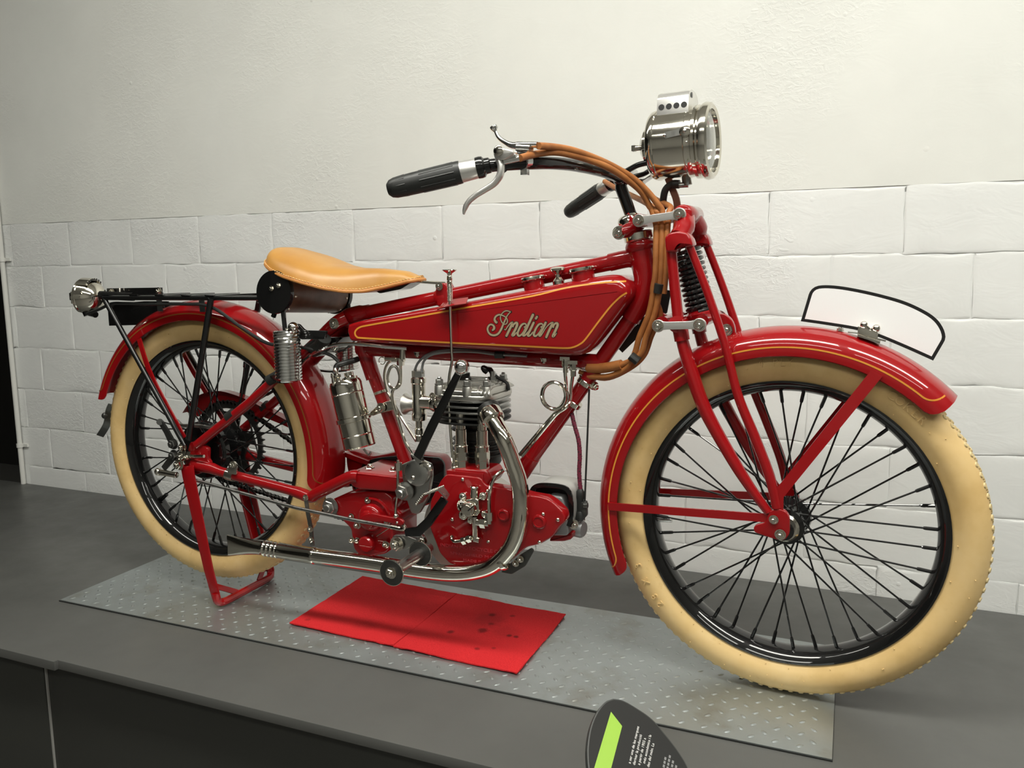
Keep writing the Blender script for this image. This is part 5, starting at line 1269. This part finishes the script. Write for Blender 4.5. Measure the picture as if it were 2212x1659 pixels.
# ---------------- acetylene generator on the seat tube
gt, gbm = Yp('S', 490, 330, -.055), Yp('S', 745, 1400, -.055)
gd = nrm(gbm - gt); Lg = np.linalg.norm(gbm - gt); Rg = .0385
gen = part('gas_generator', lathe([(.010, -.005), (Rg * .9, -.002), (Rg * .97, .003), (Rg, .008), (Rg, Lg * .17), (Rg * 1.03, Lg * .18), (Rg, Lg * .19), (Rg, Lg * .53), (Rg * 1.09, Lg * .54), (Rg * 1.09, Lg * .60), (Rg * 1.0, Lg * .61), (Rg * 1.0, Lg * .80), (Rg * 1.03, Lg * .81), (Rg, Lg * .82), (Rg * 1.02, Lg * .98), (Rg * .95, Lg), (.01, Lg * 1.01)], gt, gd, 44), 'nickel', label='nickel plated acetylene gas generator with a waist band')
obj('generator_cap', mb(lathe([(.016, 0), (.018, .006), (.018, .010), (.011, .013), (.011, .022)], gt + V(.016, 0, .001), -gd, 22)), 'nickel', gen)
obj('generator_valve', mb(lathe([(.006, 0), (.005, .010), (.009, .012), (.009, .017), (.004, .019), (.004, .026), (.007, .029), (.004, .034)], gt + V(-.006, -.016, 0), -gd, 16)), 'nickel', gen)
obj('generator_outlet', lathe([(.0075, -.004), (.0055, .008), (.0065, .012), (.0045, .020)], gt + V(-.022, -.010, 0), -gd, 16), 'nickel', gen)
obj('wing_nut', mb(tube(spl([gbm + gd * .004 + V(.008, 0, 0), gbm + gd * .018 + V(.018, 0, 0), gbm + gd * .010 + V(.026, 0, 0)], 4), .003, 8)), 'steel', gen)
part('gas_hose', tube(spl([gt + V(-.022, -.010, .014), Yp('S', 345, 150, -.055), Yp('S', 360, 80, -.05), Yp('S', 460, 40, -.04), Yp('S', 640, -10, -.02), Yp('C', 440, 450, -.02)], 6), .0068, 12), 'rubber')
cl_ = part('generator_clamp', mb(lathe([(.0185, -.011), (.0205, -.009), (.0205, .009), (.0185, .011)], Yp('S', 1165, 740, 0), Yp('S', 1300, 1200, 0) - Yp('S', 1100, 600, 0), 26), pillow(roundpoly([Yp('S', *p, -.028) for p in ((880, 850), (1020, 720), (1150, 660), (1280, 640), (1290, 800), (1160, 830), (1030, 860), (930, 900))], .005, 3), YA, .012, .002)), 'nickel')
bolt(Yp('S', 1080, 760, -.032), -YA, .0095, .009, 'nickel', cl_)
part('tube_band', lathe([(.0165, -.0035), (.0175, -.003), (.0175, .003), (.0165, .0035)], Yp('S', 1075, 505, 0), Yp('S', 1300, 1200, 0) - Yp('S', 1100, 600, 0), 24), 'nickel')

# ---------------- fuel and oil pipes with coils
tap = part('fuel_tap', mb(cyl(Yp('C', 765, 375, -.03), Yp('C', 762, 450, -.03), .0075, 14), cyl(Yp('C', 640, 445, -.03), Yp('C', 775, 452, -.03), .0062, 14), lathe([(.0088, 0), (.0088, .016)], Yp('C', 748, 495, -.03), ZA, 6), lathe([(.0085, 0), (.0085, .012)], Yp('C', 690, 446, -.03), XA, 6)), 'nickel')
obj('tap_key', mb(tube([Yp('C', 615, 462, -.03) + V(.0085 * math.cos(a), 0, .0085 * math.sin(a)) for a in np.linspace(0, 2 * PI, 20)], .0012, 6, cap=False)), 'nickel', tap)
part('fuel_pipe', tube(spl([Yp('C', 748, 485, -.03), Yp('C', 748, 600, -.032), Yp('C', 738, 640, -.036), Yp('C', 700, 662, -.042), Yp('C', 668, 640, -.042), Yp('C', 655, 580, -.04), Yp('C', 675, 515, -.036), Yp('C', 705, 500, -.032), Yp('C', 730, 530, -.030), Yp('C', 742, 590, -.03), Yp('C', 725, 645, -.034), Yp('C', 690, 680, -.038), Yp('C', 692, 760, -.034), Yp('C', 735, 900, -.03), Yp('C', 780, 1040, -.03), Yp('C', 830, 1130, -.03)], 6), .0036, 9), 'nickel')
part('oil_feed_pipe', tube(spl([Yp('C', 700, 450, -.022), Yp('C', 650, 490, -.022), Yp('C', 632, 570, -.022), Yp('C', 648, 670, -.022), Yp('C', 690, 750, -.022), Yp('C', 760, 880, -.02), Yp('C', 862, 1040, -.02)], 6), .0034, 9), 'nickel')
part('breather_pipe', tube(spl([Yp('B', 505, 1330, -.05), Yp('B', 600, 1235, -.052), Yp('B', 700, 1180, -.075), Yp('B', 850, 1130, -.078), Yp('B', 1050, 1120, -.078), Yp('B', 1300, 1145, -.070), Yp('B', 1560, 1165, -.050)], 6), .0040, 9), 'chrome')
c1, c2 = Yp('O', 440, 360, -.052), None
for i, (pts, d0) in enumerate(((((530, 60), (532, 180), (540, 290), (530, 380), (480, 455), (420, 465), (360, 420), (342, 350), (365, 280), (430, 248), (500, 270), (545, 330), (552, 400), (520, 450), (460, 490), (380, 580), (160, 840)), -.040), (((595, 80), (596, 170), (580, 280), (575, 380), (540, 450), (470, 500), (400, 580), (180, 850)), -.034))):
    part('oil_pipe', tube(spl([Yp('O', *p, d0 - (.008 if 3 < j < 10 else 0)) for j, p in enumerate(pts)], 6), .0040, 9), 'nickel')
part('oil_pipe', tube([Yp('O', 440, 357, -.052) + V(.026 * math.cos(a), 0, .0285 * math.sin(a)) for a in np.linspace(0, 2 * PI, 40)], .0038, 8, cap=False), 'nickel', label='coil of the oil pipe')
for (x, y) in ((535, 70), (597, 100)): part('pipe_union', mb(lathe([(.0085, 0), (.0085, .012), (.006, .014), (.006, .026)], Yp('O', x, y, -.036), -ZA, 6), box(Yp('O', x, y - 15, -.036), V(.011, 0, 0), V(0, .006, 0), V(0, 0, .004))), 'nickel')
tdir = Yp('O', 245, 885, 0) - Yp('J', 300, 1315, 0)
for (x, y, r_) in ((695, 245, .019), (605, 418, .0178)): part('tube_band', lathe([(r_ - .001, -.006), (r_, -.005), (r_, .005), (r_ - .001, .006)], Yp('O', x, y, 0), tdir, 24), 'nickel')
bolt(Yp('O', 765, 275, -.010), nrm(V(.7, -.5, -.4)), .008, .010, 'nickel')
part('rear_tube_stub', tube([Yp('C', 20, 490, -.05), Yp('C', 60, 455, -.05)], .005, 8), 'nickel')

# ---------------- magneto
MD = -.050
mg = part('magneto', pillow(roundpoly([Yp('O', *p, MD - .010) for p in ((370, 1195), (400, 1170), (505, 1185), (525, 1260), (552, 1390), (560, 1480), (540, 1500), (420, 1500), (380, 1430))], .006, 3), YA, .065, .004, 3), 'grey_paint')
def arch(x0, x1, ytop, ybot, off, n=10):
    out = [(x0, ybot)]
    return out
ao = [(255, 1160), (270, 1115), (310, 1090), (380, 1085), (480, 1095), (540, 1115), (570, 1160), (580, 1230), (578, 1360), (560, 1420)]
cvr = part('magneto_cover', mb((lambda A_, w1, w2: (sum([[p + V(0, w1, 0), p + V(0, w2, 0)] for p in A_], []), [(2 * i, 2 * i + 1, 2 * i + 3, 2 * i + 2) for i in range(len(A_) - 1)]))(spl([Yp('O', *p, MD - .006) for p in ao], 4), 0, .085)), 'grey_cover')
obj('cover_lip', strip(spl([Yp('O', *p, MD - .008) for p in ao], 4), .010, .004, YA), 'black_enamel', cvr)
obj('cover_inside', prism(roundpoly([Yp('O', *p, MD + .02) for p in ao + [(400, 1480)]], .004, 2), (0, .004, 0)), 'fin_black', cvr)
part('down_tube_lug', tube([Yp('O', 262, 852, 0), Yp('O', 232, 900, 0), Yp('O', 140, 1040, 0)], .0195, 20), 'red')
bolt(Yp('O', 600, 1405, MD - .002), nrm(V(.6, -.8, 0)), .0085, .010, 'nickel', mg); screw(Yp('O', 405, 1175, MD - .004), -YA, .006, 'nickel', mg)
obj('magneto_foot', pillow(roundpoly([Yp('O', *p, MD + .004) for p in ((420, 1490), (590, 1480), (580, 1530), (520, 1545), (400, 1545))], .004, 3), YA, .06, .003), 'red', mg)
obj('contact_cover', mb(lathe([(.020, 0), (.020, .020), (.016, .026), (.001, .027)], Yp('O', 600, 1430, .0), nrm(V(.95, -.2, 0)), 20)), 'grey_paint', mg)
wr = part('ignition_lead', tube(spl([Yp('O', 585, 500, -.004), Yp('O', 605, 590, -.008), Yp('O', 640, 720, -.012), Yp('O', 650, 850, -.014), Yp('O', 645, 980, -.014), Yp('O', 655, 1120, -.014)], 7), .0046, 10), 'braid')
fl = MB(); wp = spl([Yp('O', 585, 500, -.004), Yp('O', 605, 590, -.008), Yp('O', 640, 720, -.012), Yp('O', 650, 850, -.014), Yp('O', 645, 980, -.014), Yp('O', 655, 1120, -.014)], 40)
for i in range(0, len(wp) - 3, 3):
    a_ = i * .9; t = nrm(wp[i + 2] - wp[i]); ax_, u_, w_ = basis(t); fl.add(tube([wp[i] + .0044 * (math.cos(a_) * u_ + math.sin(a_) * w_), wp[i + 1] + .0044 * (math.cos(a_ + .9) * u_ + math.sin(a_ + .9) * w_)], .0012, 5))
fl_ = obj('braid_flecks', fl, 'braid_dark', wr); fl_['kind'] = 'stuff'
obj('lead_boot', mb(lathe([(.005, 0), (.0085, .006), (.0095, .016), (.0075, .024), (.007, .050), (.010, .054), (.011, .066), (.006, .072)], Yp('O', 655, 1115, -.014), -ZA, 18)), 'rubber', wr)
part('advance_cable', tube([Yp('O', 727, 305, -.012), Yp('O', 712, 700, -.013), Yp('O', 690, 1235, -.014)], .0022, 8), 'rubber')
part('advance_lever', mb(pillow(roundpoly([Yp('O', *p, -.020) for p in ((640, 1230), (700, 1220), (705, 1340), (680, 1365), (645, 1330))], .004, 3), YA, .012, .001), cyl(Yp('O', 685, 1250, -.026), Yp('O', 715, 1250, -.026), .006, 12)), 'dark_steel')
part('contact_spring', tube(spl([Yp('O', 690, 1365, -.014), Yp('O', 650, 1375, -.012), Yp('O', 640, 1420, -.012), Yp('O', 610, 1470, -.010)], 5), .0026, 8), 'steel')
part('black_strap', strip([Yp('J', 620, 1040, .03), Yp('J', 590, 1230, .03), Yp('J', 330, 1480, .035), Yp('J', 180, 1640, .035)], [.030, .030, .020, .016], .005, YA), 'tape')

# ---------------- handlebar
nb = [Fp('D', 1500, 452, 0), Fp('D', 1440, 432, -.05), Fp('D', 1330, 400, -.115), Fp('D', 1200, 376, -.185), Fp('D', 1080, 366, -.240), Fp('D', 960, 366, -.285), Fp('D', 850, 370, -.315), Fp('D', 740, 378, -.336), Fp('D', 640, 396, -.350)]
def far_of(p):
    o = -np.dot(p - FC, FN); return fm(p) + ZA * .02 * (o / .35)
fb = [far_of(p) for p in nb]
bar = part('handlebar', mb(tube(spl(list(reversed(fb[1:])) + nb, 6), .0115, 18)), 'black_enamel')
part('handlebar_stem', mb(tube([Fp('X', 1190, 720, 0), Fp('X', 950, 60, 0), Fp('D', 1500, 452, 0)], .0125, 18), ball(Fp('D', 1500, 452, 0), .019, 18, 10)), 'black_enamel')
part('stem_nut', lathe([(.024, 0), (.024, .012), (.020, .018), (.016, .020)], Fp('X', 1165, 880, 0), Fp('X', 950, 60, 0) - Fp('X', 1190, 720, 0), 26), 'nickel')
def grip(p0, p1, sgn):
    d = nrm(p1 - p0); L = np.linalg.norm(p1 - p0)
    g_ = part('handgrip', lathe([(.012, .028), (.0195, .030), (.0200, .034), (.0198, L * .45), (.0190, L * .75), (.0180, L - .016), (.0155, L - .007), (.010, L - .0015), (.001, L)], p0, d, 36), 'rubber')
    obj('collar', lathe([(.0165, -.002), (.0175, 0), (.0186, .028), (.0180, .031)], p0, d, 32), 'satin', g_)
    obj('flange', lathe([(.0115, -.024), (.0135, -.022), (.0140, -.014), (.0180, -.011), (.0190, -.006), (.0185, .001), (.015, .002)], p0, d, 32), 'black_enamel', g_)
    ax_, u_, w_ = basis(d)
    for k in range(10):
        a = 2 * PI * k / 10; rr = math.cos(a) * u_ + math.sin(a) * w_
        obj('grip_rib', tube([p0 + d * .040 + rr * .0196, p0 + d * (L * .62) + rr * .0190], .0014, 6), 'rubber', g_)
        obj('grip_rib', tube([p0 + d * (L * .78) + rr * .0183, p0 + d * (L - .020) + rr * .0170], .0014, 6), 'rubber', g_)
    for i, ch_ in enumerate('INDIAN'):
        a = .55 + i * .32; rr = math.cos(a) * nrm(np.cross(d, ZA)) * sgn + math.sin(a) * ZA; tn = nrm(np.cross(rr, d)) * sgn
        me = text_mesh(ch_, .007, .0005, 'raised_letter', 'rubber'); obj('raised_letter', me, None, g_, M=frame_mat(p0 + d * (L * .70) + rr * .0190, np.cross(d * sgn, rr) , d * sgn))
    return g_
grip(nb[-1], Fp('D', 100, 525, -.412), 1)
grip(Fp('D', 1430, 494, .350), Fp('D', 1172, 668, .415), -1)
# right hand levers
LD = -.335
lvr = part('brake_hand_lever', tube(spl([Fp('R', 695, 600, LD - .012), Fp('R', 725, 700, LD - .014), Fp('R', 712, 820, LD - .016), Fp('R', 640, 925, LD - .018), Fp('R', 520, 1005, LD - .022), Fp('R', 400, 1080, LD - .026), Fp('R', 310, 1160, LD - .030), Fp('R', 262, 1250, LD - .032), Fp('R', 247, 1322, LD - .034)], 5), list(np.interp(range(41), [0, 8, 20, 34, 40], [.0085, .0078, .0066, .0056, .0020])), 14, flat=.8), 'satin')
hs = part('lever_housing', pillow(roundpoly([Fp('R', *p, LD - .024) for p in ((615, 510), (655, 465), (745, 468), (870, 498), (878, 540), (800, 600), (740, 628), (645, 612), (628, 580))], .006, 3), FN, .020, .003, 3, True), 'satin')
obj('pivot_screw', mb(lathe([(.0088, 0), (.0088, .002), (.006, .004), (.001, .0045)], Fp('R', 693, 508, LD - .0245), -FN, 22)), 'nickel', hs)
obj('cable_socket', mb(cyl(Fp('R', 760, 645, LD - .012), Fp('R', 960, 600, LD - .004), .0056, 14)), 'chrome', hs)
obj('clamp_block', mb(cyl(Fp('R', 700, 700, LD - .012), Fp('R', 760, 790, LD - .006), .007, 12)), 'black_enamel', hs)
UD = -.305
ul = part('upper_lever', tube(spl([Fp('R', 628, 195, UD), Fp('R', 655, 260, UD), Fp('R', 700, 340, UD), Fp('R', 790, 405, UD), Fp('R', 880, 440, UD), Fp('R', 1000, 435, UD)], 5), list(np.interp(range(26), [0, 2, 5, 14, 22, 25], [.0070, .0072, .0032, .0042, .0065, .0060])), 12), 'chrome')
obj('lever_body', mb(cyl(Fp('R', 930, 430, UD), Fp('R', 1190, 432, UD), .0054, 14), cyl(Fp('R', 940, 480, UD), Fp('R', 1110, 490, UD), .010, 14)), 'chrome', ul)
obj('lever_clamp', mb(lathe([(.0118, -.0070), (.0145, -.006), (.0145, .006), (.0118, .0070)], Fp('R', 1035, 640, -.295), nb[5] - nb[4], 22), box(Fp('R', 1040, 510, -.298), V(.007, 0, 0), V(0, .007, 0), V(0, 0, .012)), box(Fp('R', 1030, 745, -.298), V(.006, 0, 0), V(0, .006, 0), V(0, 0, .010))), 'chrome', ul)
# far side lever and clamp, seen past the stem
part('clutch_lever', tube(spl([Fp('H', 700, 960, .20), Fp('H', 560, 1040, .25), Fp('H', 480, 1090, .28), Fp('H', 380, 1110, .31)], 5), [.0035] * 5 + [.006] * 6 + [.009] * 5, 14), 'chrome')
# cables in leather sleeves
def sleeve(name, pts, r=.0062): return part(name, tube(spl(pts, 6), r, 14), 'sleeve_leather')
low = lambda i: [Fp('J', (545, 600, 655)[i], 420, -.046), Fp('J', (540, 600, 650)[i], 620, -.050), Fp('J', (535, 592, 638)[i], 880, -.052), Fp('J', (510, 568, 618)[i], 1080, -.052), Fp('J', (465, 525, 560)[i], 1290, -.050), Fp('J', (375, 440, 470)[i], 1510, -.046), Fp('D', (1580, 1610, 1620)[i], (1500, 1510, 1520)[i], -.042)]
ends = [[Fp('D', 1500, 1570, -.038), Fp('D', 1400, 1590, -.034), Fp('D', 1290, 1590, -.030)], [Fp('D', 1530, 1590, -.038), Fp('D', 1420, 1640, -.034), Fp('D', 1300, 1640, -.030)], [Fp('D', 1540, 1595, -.030), Fp('D', 1400, 1650, -.026), Fp('D', 1250, 1610, -.02)]]
sleeve('cable_sleeve', [Fp('R', 1205, 445, UD), Fp('D', 1100, 270, -.255), Fp('D', 1210, 290, -.215), Fp('D', 1340, 335, -.165), Fp('D', 1450, 385, -.120), Fp('D', 1560, 450, -.085), Fp('D', 1650, 530, -.062), Fp('D', 1715, 610, -.050), Fp('J', 600, 260, -.044)] + low(1) + ends[0])
sleeve('cable_sleeve', [Fp('R', 965, 602, LD - .004), Fp('D', 1000, 310, -.285), Fp('D', 1130, 303, -.240), Fp('D', 1300, 345, -.180), Fp('D', 1430, 398, -.135), Fp('D', 1540, 470, -.090), Fp('D', 1620, 540, -.064), Fp('D', 1665, 620, -.050), Fp('J', 500, 250, -.046)] + low(0) + ends[1])
sleeve('cable_sleeve', [Fp('D', 1400, 476, .330), Fp('D', 1470, 518, .230), Fp('D', 1560, 560, .120), Fp('D', 1645, 602, .010), Fp('D', 1700, 645, -.042), Fp('J', 560, 300, -.044)] + low(0)[:4] + [p + FN * .014 for p in low(2)[4:]] + ends[2], .0062)
sleeve('cable_sleeve', [Fp('D', 1500, 440, .140), Fp('D', 1600, 500, .080), Fp('D', 1700, 580, .020), Fp('D', 1790, 625, -.02), Fp('J', 670, 270, -.036)] + low(2)[:4], .0058)
part('cable_sheath', tube(spl([Fp('D', 1500, 1570, -.038), Fp('D', 1390, 1590, -.032), Fp('D', 1300, 1588, -.030)], 5), .0110, 14), 'sleeve_leather')
for (za, zb, r_) in ((('J', 580, 975), ('J', 565, 1065), .017), (('D', 1555, 1515), ('D', 1600, 1550), .015)):
    part('tape_band', tube([Fp(*za, -.050), Fp(*zb, -.048)], r_, 14, flat=.62), 'tape')
for y in (1583, 1605): part('cable_end', tube([Fp('D', 1295, y, -.030), Fp('D', 1215, y - 30, -.030)], .0040, 9), 'chrome')

# ---------------- headlamp
hc0, hc1 = Fp('H', 610, 705, 0), Fp('H', 1215, 645, 0); hax = nrm(hc1 - hc0); HL = np.linalg.norm(hc1 - hc0)
hu = nrm(ZA - np.dot(ZA, hax) * hax); hn = np.cross(hu, hax); hn = hn if np.dot(hn, FN) > 0 else -hn
HR = .0655
hlp = part('headlamp', lathe([(.001, -.030), (.020, -.028), (.034, -.020), (.036, -.010), (HR - .004, -.006), (HR, -.002), (HR + .002, .004), (HR + .002, .008), (HR, .010), (HR, HL * .64), (HR + .0015, HL * .65), (HR, HL * .67), (HR, HL * .76), (HR + .004, HL * .78), (HR + .004, HL * .84), (HR + .001, HL * .86), (HR + .001, HL * .89), (HR + .006, HL * .91), (HR + .008, HL * .96), (HR + .006, HL * 1.04), (HR + .001, HL * 1.07), (HR - .006, HL * 1.05), (HR - .007, HL * .9)], hc0, hax, 64), 'nickel', label='nickel drum headlamp with vented chimney')
obj('reflector', lathe([(.008, HL * .15), (.030, HL * .22), (.050, HL * .42), (HR - .007, HL * .92)], hc0, hax, 48, cap=False), 'reflector', hlp)
obj('lamp_glass', lathe([(.0005, HL * 1.06), (.020, HL * 1.055), (.040, HL * 1.035), (HR - .005, HL * .99), (HR - .005, HL * .97), (.040, HL * 1.015), (.020, HL * 1.035), (.0005, HL * 1.04)], hc0, hax, 48), 'glass', hlp)
obj('bulb', mb(ball(hc0 + hax * HL * .45, .010, 16, 10), cyl(hc0 + hax * HL * .15, hc0 + hax * HL * .42, .006, 12)), 'chrome', hlp)
pv = [(-.042, HR * .76), (-.038, .083), (-.030, .092), (-.014, .098), (.014, .098), (.030, .092), (.038, .083), (.042, HR * .76)]
vx0, vx1 = HL * .12, HL * .70
chim = obj('chimney', prism([hc0 + hax * vx0 + hn * a + hu * b_ for a, b_ in pv], hax * (vx1 - vx0)), 'satin', hlp, bev=.002)
a0, b0 = np.array(pv[0]), np.array(pv[1])
for i in range(4):
    t = vx0 + (vx1 - vx0) * (.15 + .235 * i); e = a0 + (b0 - a0) * .48; dirn = nrm(hn * (b0[1] - a0[1]) * -1 + hu * (b0[0] - a0[0]))
    for sx in (1, -1):
        cpt = hc0 + hax * t + hn * e[0] * sx + hu * e[1]; dd = nrm(-hn * sx * (b0[1] - a0[1]) + hu * (b0[0] - a0[0]))
        obj('vent_hole', lathe([(.0058, 0), (.0058, .0005)], cpt, dd, 18), 'paint_black', hlp)
obj('vent_hole', lathe([(.0055, 0), (.0055, .0005)], hc0 + hax * (vx1 + .001) + hu * .086 - hn * .020, hax, 16), 'paint_black', hlp)
obj('chimney_flange', prism([hc0 + hax * (vx0 - .004) + hn * a + hu * b_ for a, b_ in ((-.050, .040), (-.0425, .0505), (-.041, .052), (-.046, .047))], hax * (vx1 - vx0 + .006)), 'nickel', hlp)
cen = lambda t, a, r: hc0 + hax * t + r * (-hn * math.cos(a) + hu * math.sin(a))
obj('latch_strip', strip([cen(HL * .34, .12, HR + .002), cen(HL * .66, .18, HR + .003)], .012, .003, -hn), 'steel', hlp)
obj('latch_disc', lathe([(.0105, 0), (.0105, .004), (.008, .005)], cen(HL * .70, .17, HR + .002), -hn, 24), 'nickel', hlp)
screw(cen(HL * .70, .17, HR + .007), -hn, .0035, 'chrome', hlp); screw(cen(HL * .34, .12, HR + .004), -hn, .003, 'chrome', hlp); screw(cen(HL * .72, -.12, HR), -hn, .0025, 'chrome', hlp)
obj('rear_knob', mb(cyl(hc0 - hax * .028, hc0 - hax * .042, .0055, 12), box(hc0 - hax * .046, hax * .004, hn * .0055, hu * .0055)), 'nickel', hlp)
obj('gas_elbow', mb(cyl(Fp('H', 945, 1015, 0), Fp('H', 955, 1120, 0), .0098, 6), cyl(Fp('H', 958, 1100, 0), Fp('H', 965, 1140, 0), .0085, 14), cyl(Fp('H', 970, 1135, 0), Fp('H', 850, 1142, -.002), .0055, 14)), 'steel', hlp)
part('lamp_hose', tube(spl([Fp('H', 870, 1130, -.002), Fp('H', 780, 1135, -.002), Fp('H', 715, 1190, -.002), Fp('H', 690, 1290, 0), Fp('H', 690, 1400, .01)], 6), [.0085] * 6 + [.0072] * 19, 12), 'rubber')
part('lamp_bracket', strip(spl([Fp('H', 740, 1055, .01), Fp('H', 790, 1180, .01), Fp('H', 835, 1300, .01), Fp('H', 850, 1420, .01)], 4), .0135, .005, FN), 'copper_brown')
part('lamp_stay', tube(spl([Fp('H', 570, 880, -.02), Fp('H', 420, 910, -.015), Fp('H', 300, 970, -.005), Fp('H', 160, 1060, 0)], 6), .0058, 12), 'black_enamel')
part('lamp_stay', tube(spl([Fp('H', 600, 920, .03), Fp('H', 500, 1000, .03), Fp('H', 420, 1030, .02), Fp('H', 200, 1080, 0)], 6), .0052, 12), 'black_enamel')

# ---------------- number plate on the front mudguard
def resample(P, n):
    P = spl(P, 8); L = np.cumsum([0] + [np.linalg.norm(P[i + 1] - P[i]) for i in range(len(P) - 1)]); L /= L[-1]
    A_ = np.array(P); return [np.array([np.interp(t, L, A_[:, k]) for k in range(3)]) for t in np.linspace(0, 1, n)]
NQ = 48
bot = resample([Fp('G', x, y, 0) for x, y in ((1117, 312), (1260, 333), (1400, 357), (1500, 388), (1640, 446), (1783, 510))], NQ)
topc = resample([Fp('G', x, y, 0) for x, y in ((1152, 195), (1162, 165), (1185, 141), (1225, 131), (1300, 134), (1400, 150), (1520, 177), (1640, 212), (1740, 258), (1800, 300), (1835, 350), (1845, 395), (1833, 424))], NQ)
def sheet(B, T, o0, th):
    n = len(B); v = [p + FN * o0 for p in B] + [p + FN * o0 for p in T]; v += [p + FN * th for p in v]; f = []
    for i in range(n - 1): f += [(i, i + 1, n + i + 1, n + i), (2 * n + i, 3 * n + i, 3 * n + i + 1, 2 * n + i + 1), (i, 2 * n + i, 2 * n + i + 1, i + 1), (n + i, n + i + 1, 3 * n + i + 1, 3 * n + i)]
    f += [(0, n, 3 * n, 2 * n), (n - 1, 3 * n - 1, 4 * n - 1, 2 * n - 1)]
    return v, f
npl2 = part('number_plate', sheet(bot, topc, 0, .003), 'paint_black', label='blank white number plate with a black rim')
RIM = .0058
Bi = []; Ti = []
for i in range(NQ):
    tb = nrm(bot[min(i + 1, NQ - 1)] - bot[max(i - 1, 0)]); tt = nrm(topc[min(i + 1, NQ - 1)] - topc[max(i - 1, 0)])
    nb_ = np.cross(FN, tb); nb_ = nb_ if np.dot(nb_, topc[i] - bot[i]) > 0 else -nb_
    nt_ = np.cross(FN, tt); nt_ = nt_ if np.dot(nt_, (bot[NQ // 2] + topc[NQ // 2]) / 2 - topc[i]) > 0 else -nt_
    Bi.append(bot[i] + nb_ * RIM); Ti.append(topc[i] + nt_ * RIM)
eL = nrm(topc[0] - bot[0]); nL = np.cross(FN, eL); nL = nL if np.dot(nL, bot[5] - bot[0]) > 0 else -nL
eR = nrm(topc[-1] - bot[-1]); nR = np.cross(FN, eR); nR = nR if np.dot(nR, bot[-6] - bot[-1]) > 0 else -nR
def clip(P):
    out = []
    for p in P:
        d1 = np.dot(p - bot[0], nL); d2 = np.dot(p - bot[-1], nR)
        if d1 < RIM: p = p + nL * (RIM - d1)
        if d2 < RIM: p = p + nR * (RIM - d2)
        out.append(p)
    return out
Bi, Ti = clip(Bi), clip(Ti)
for o_ in (-.0004, .0030): obj('plate_face', sheet(Bi, Ti, o_, .0004), 'plate_white', npl2)
pb = part('plate_bracket', mb(box(Fp('G', 1455, 375, -.004), nrm(Fp('G', 1500, 390, 0) - Fp('G', 1410, 362, 0)) * .018, FN * .010, FU * .009), box(Fp('G', 1462, 395, -.008), nrm(Fp('G', 1500, 390, 0) - Fp('G', 1410, 362, 0)) * .020, FN * .018, FU * .0025)), 'nickel', bev=.001)
for (x, y) in ((1435, 330), (1497, 347)): obj('wing', mb(ball(Fp('G', x, y, -.010), .0072, 14, 8, (1, .8, 1)), cyl(Fp('G', x, y, -.010), Fp('G', 1466, 360, -.008), .0045, 10)), 'nickel', pb)
part('plate_strap', strip([Fp('G', 1355, 366, -.012), Fp('G', 1410, 372, -.012)], .008, .002, FU), 'nickel'); part('plate_strap', strip([Fp('G', 1500, 400, -.012), Fp('G', 1545, 412, -.012)], .008, .002, FU), 'nickel')
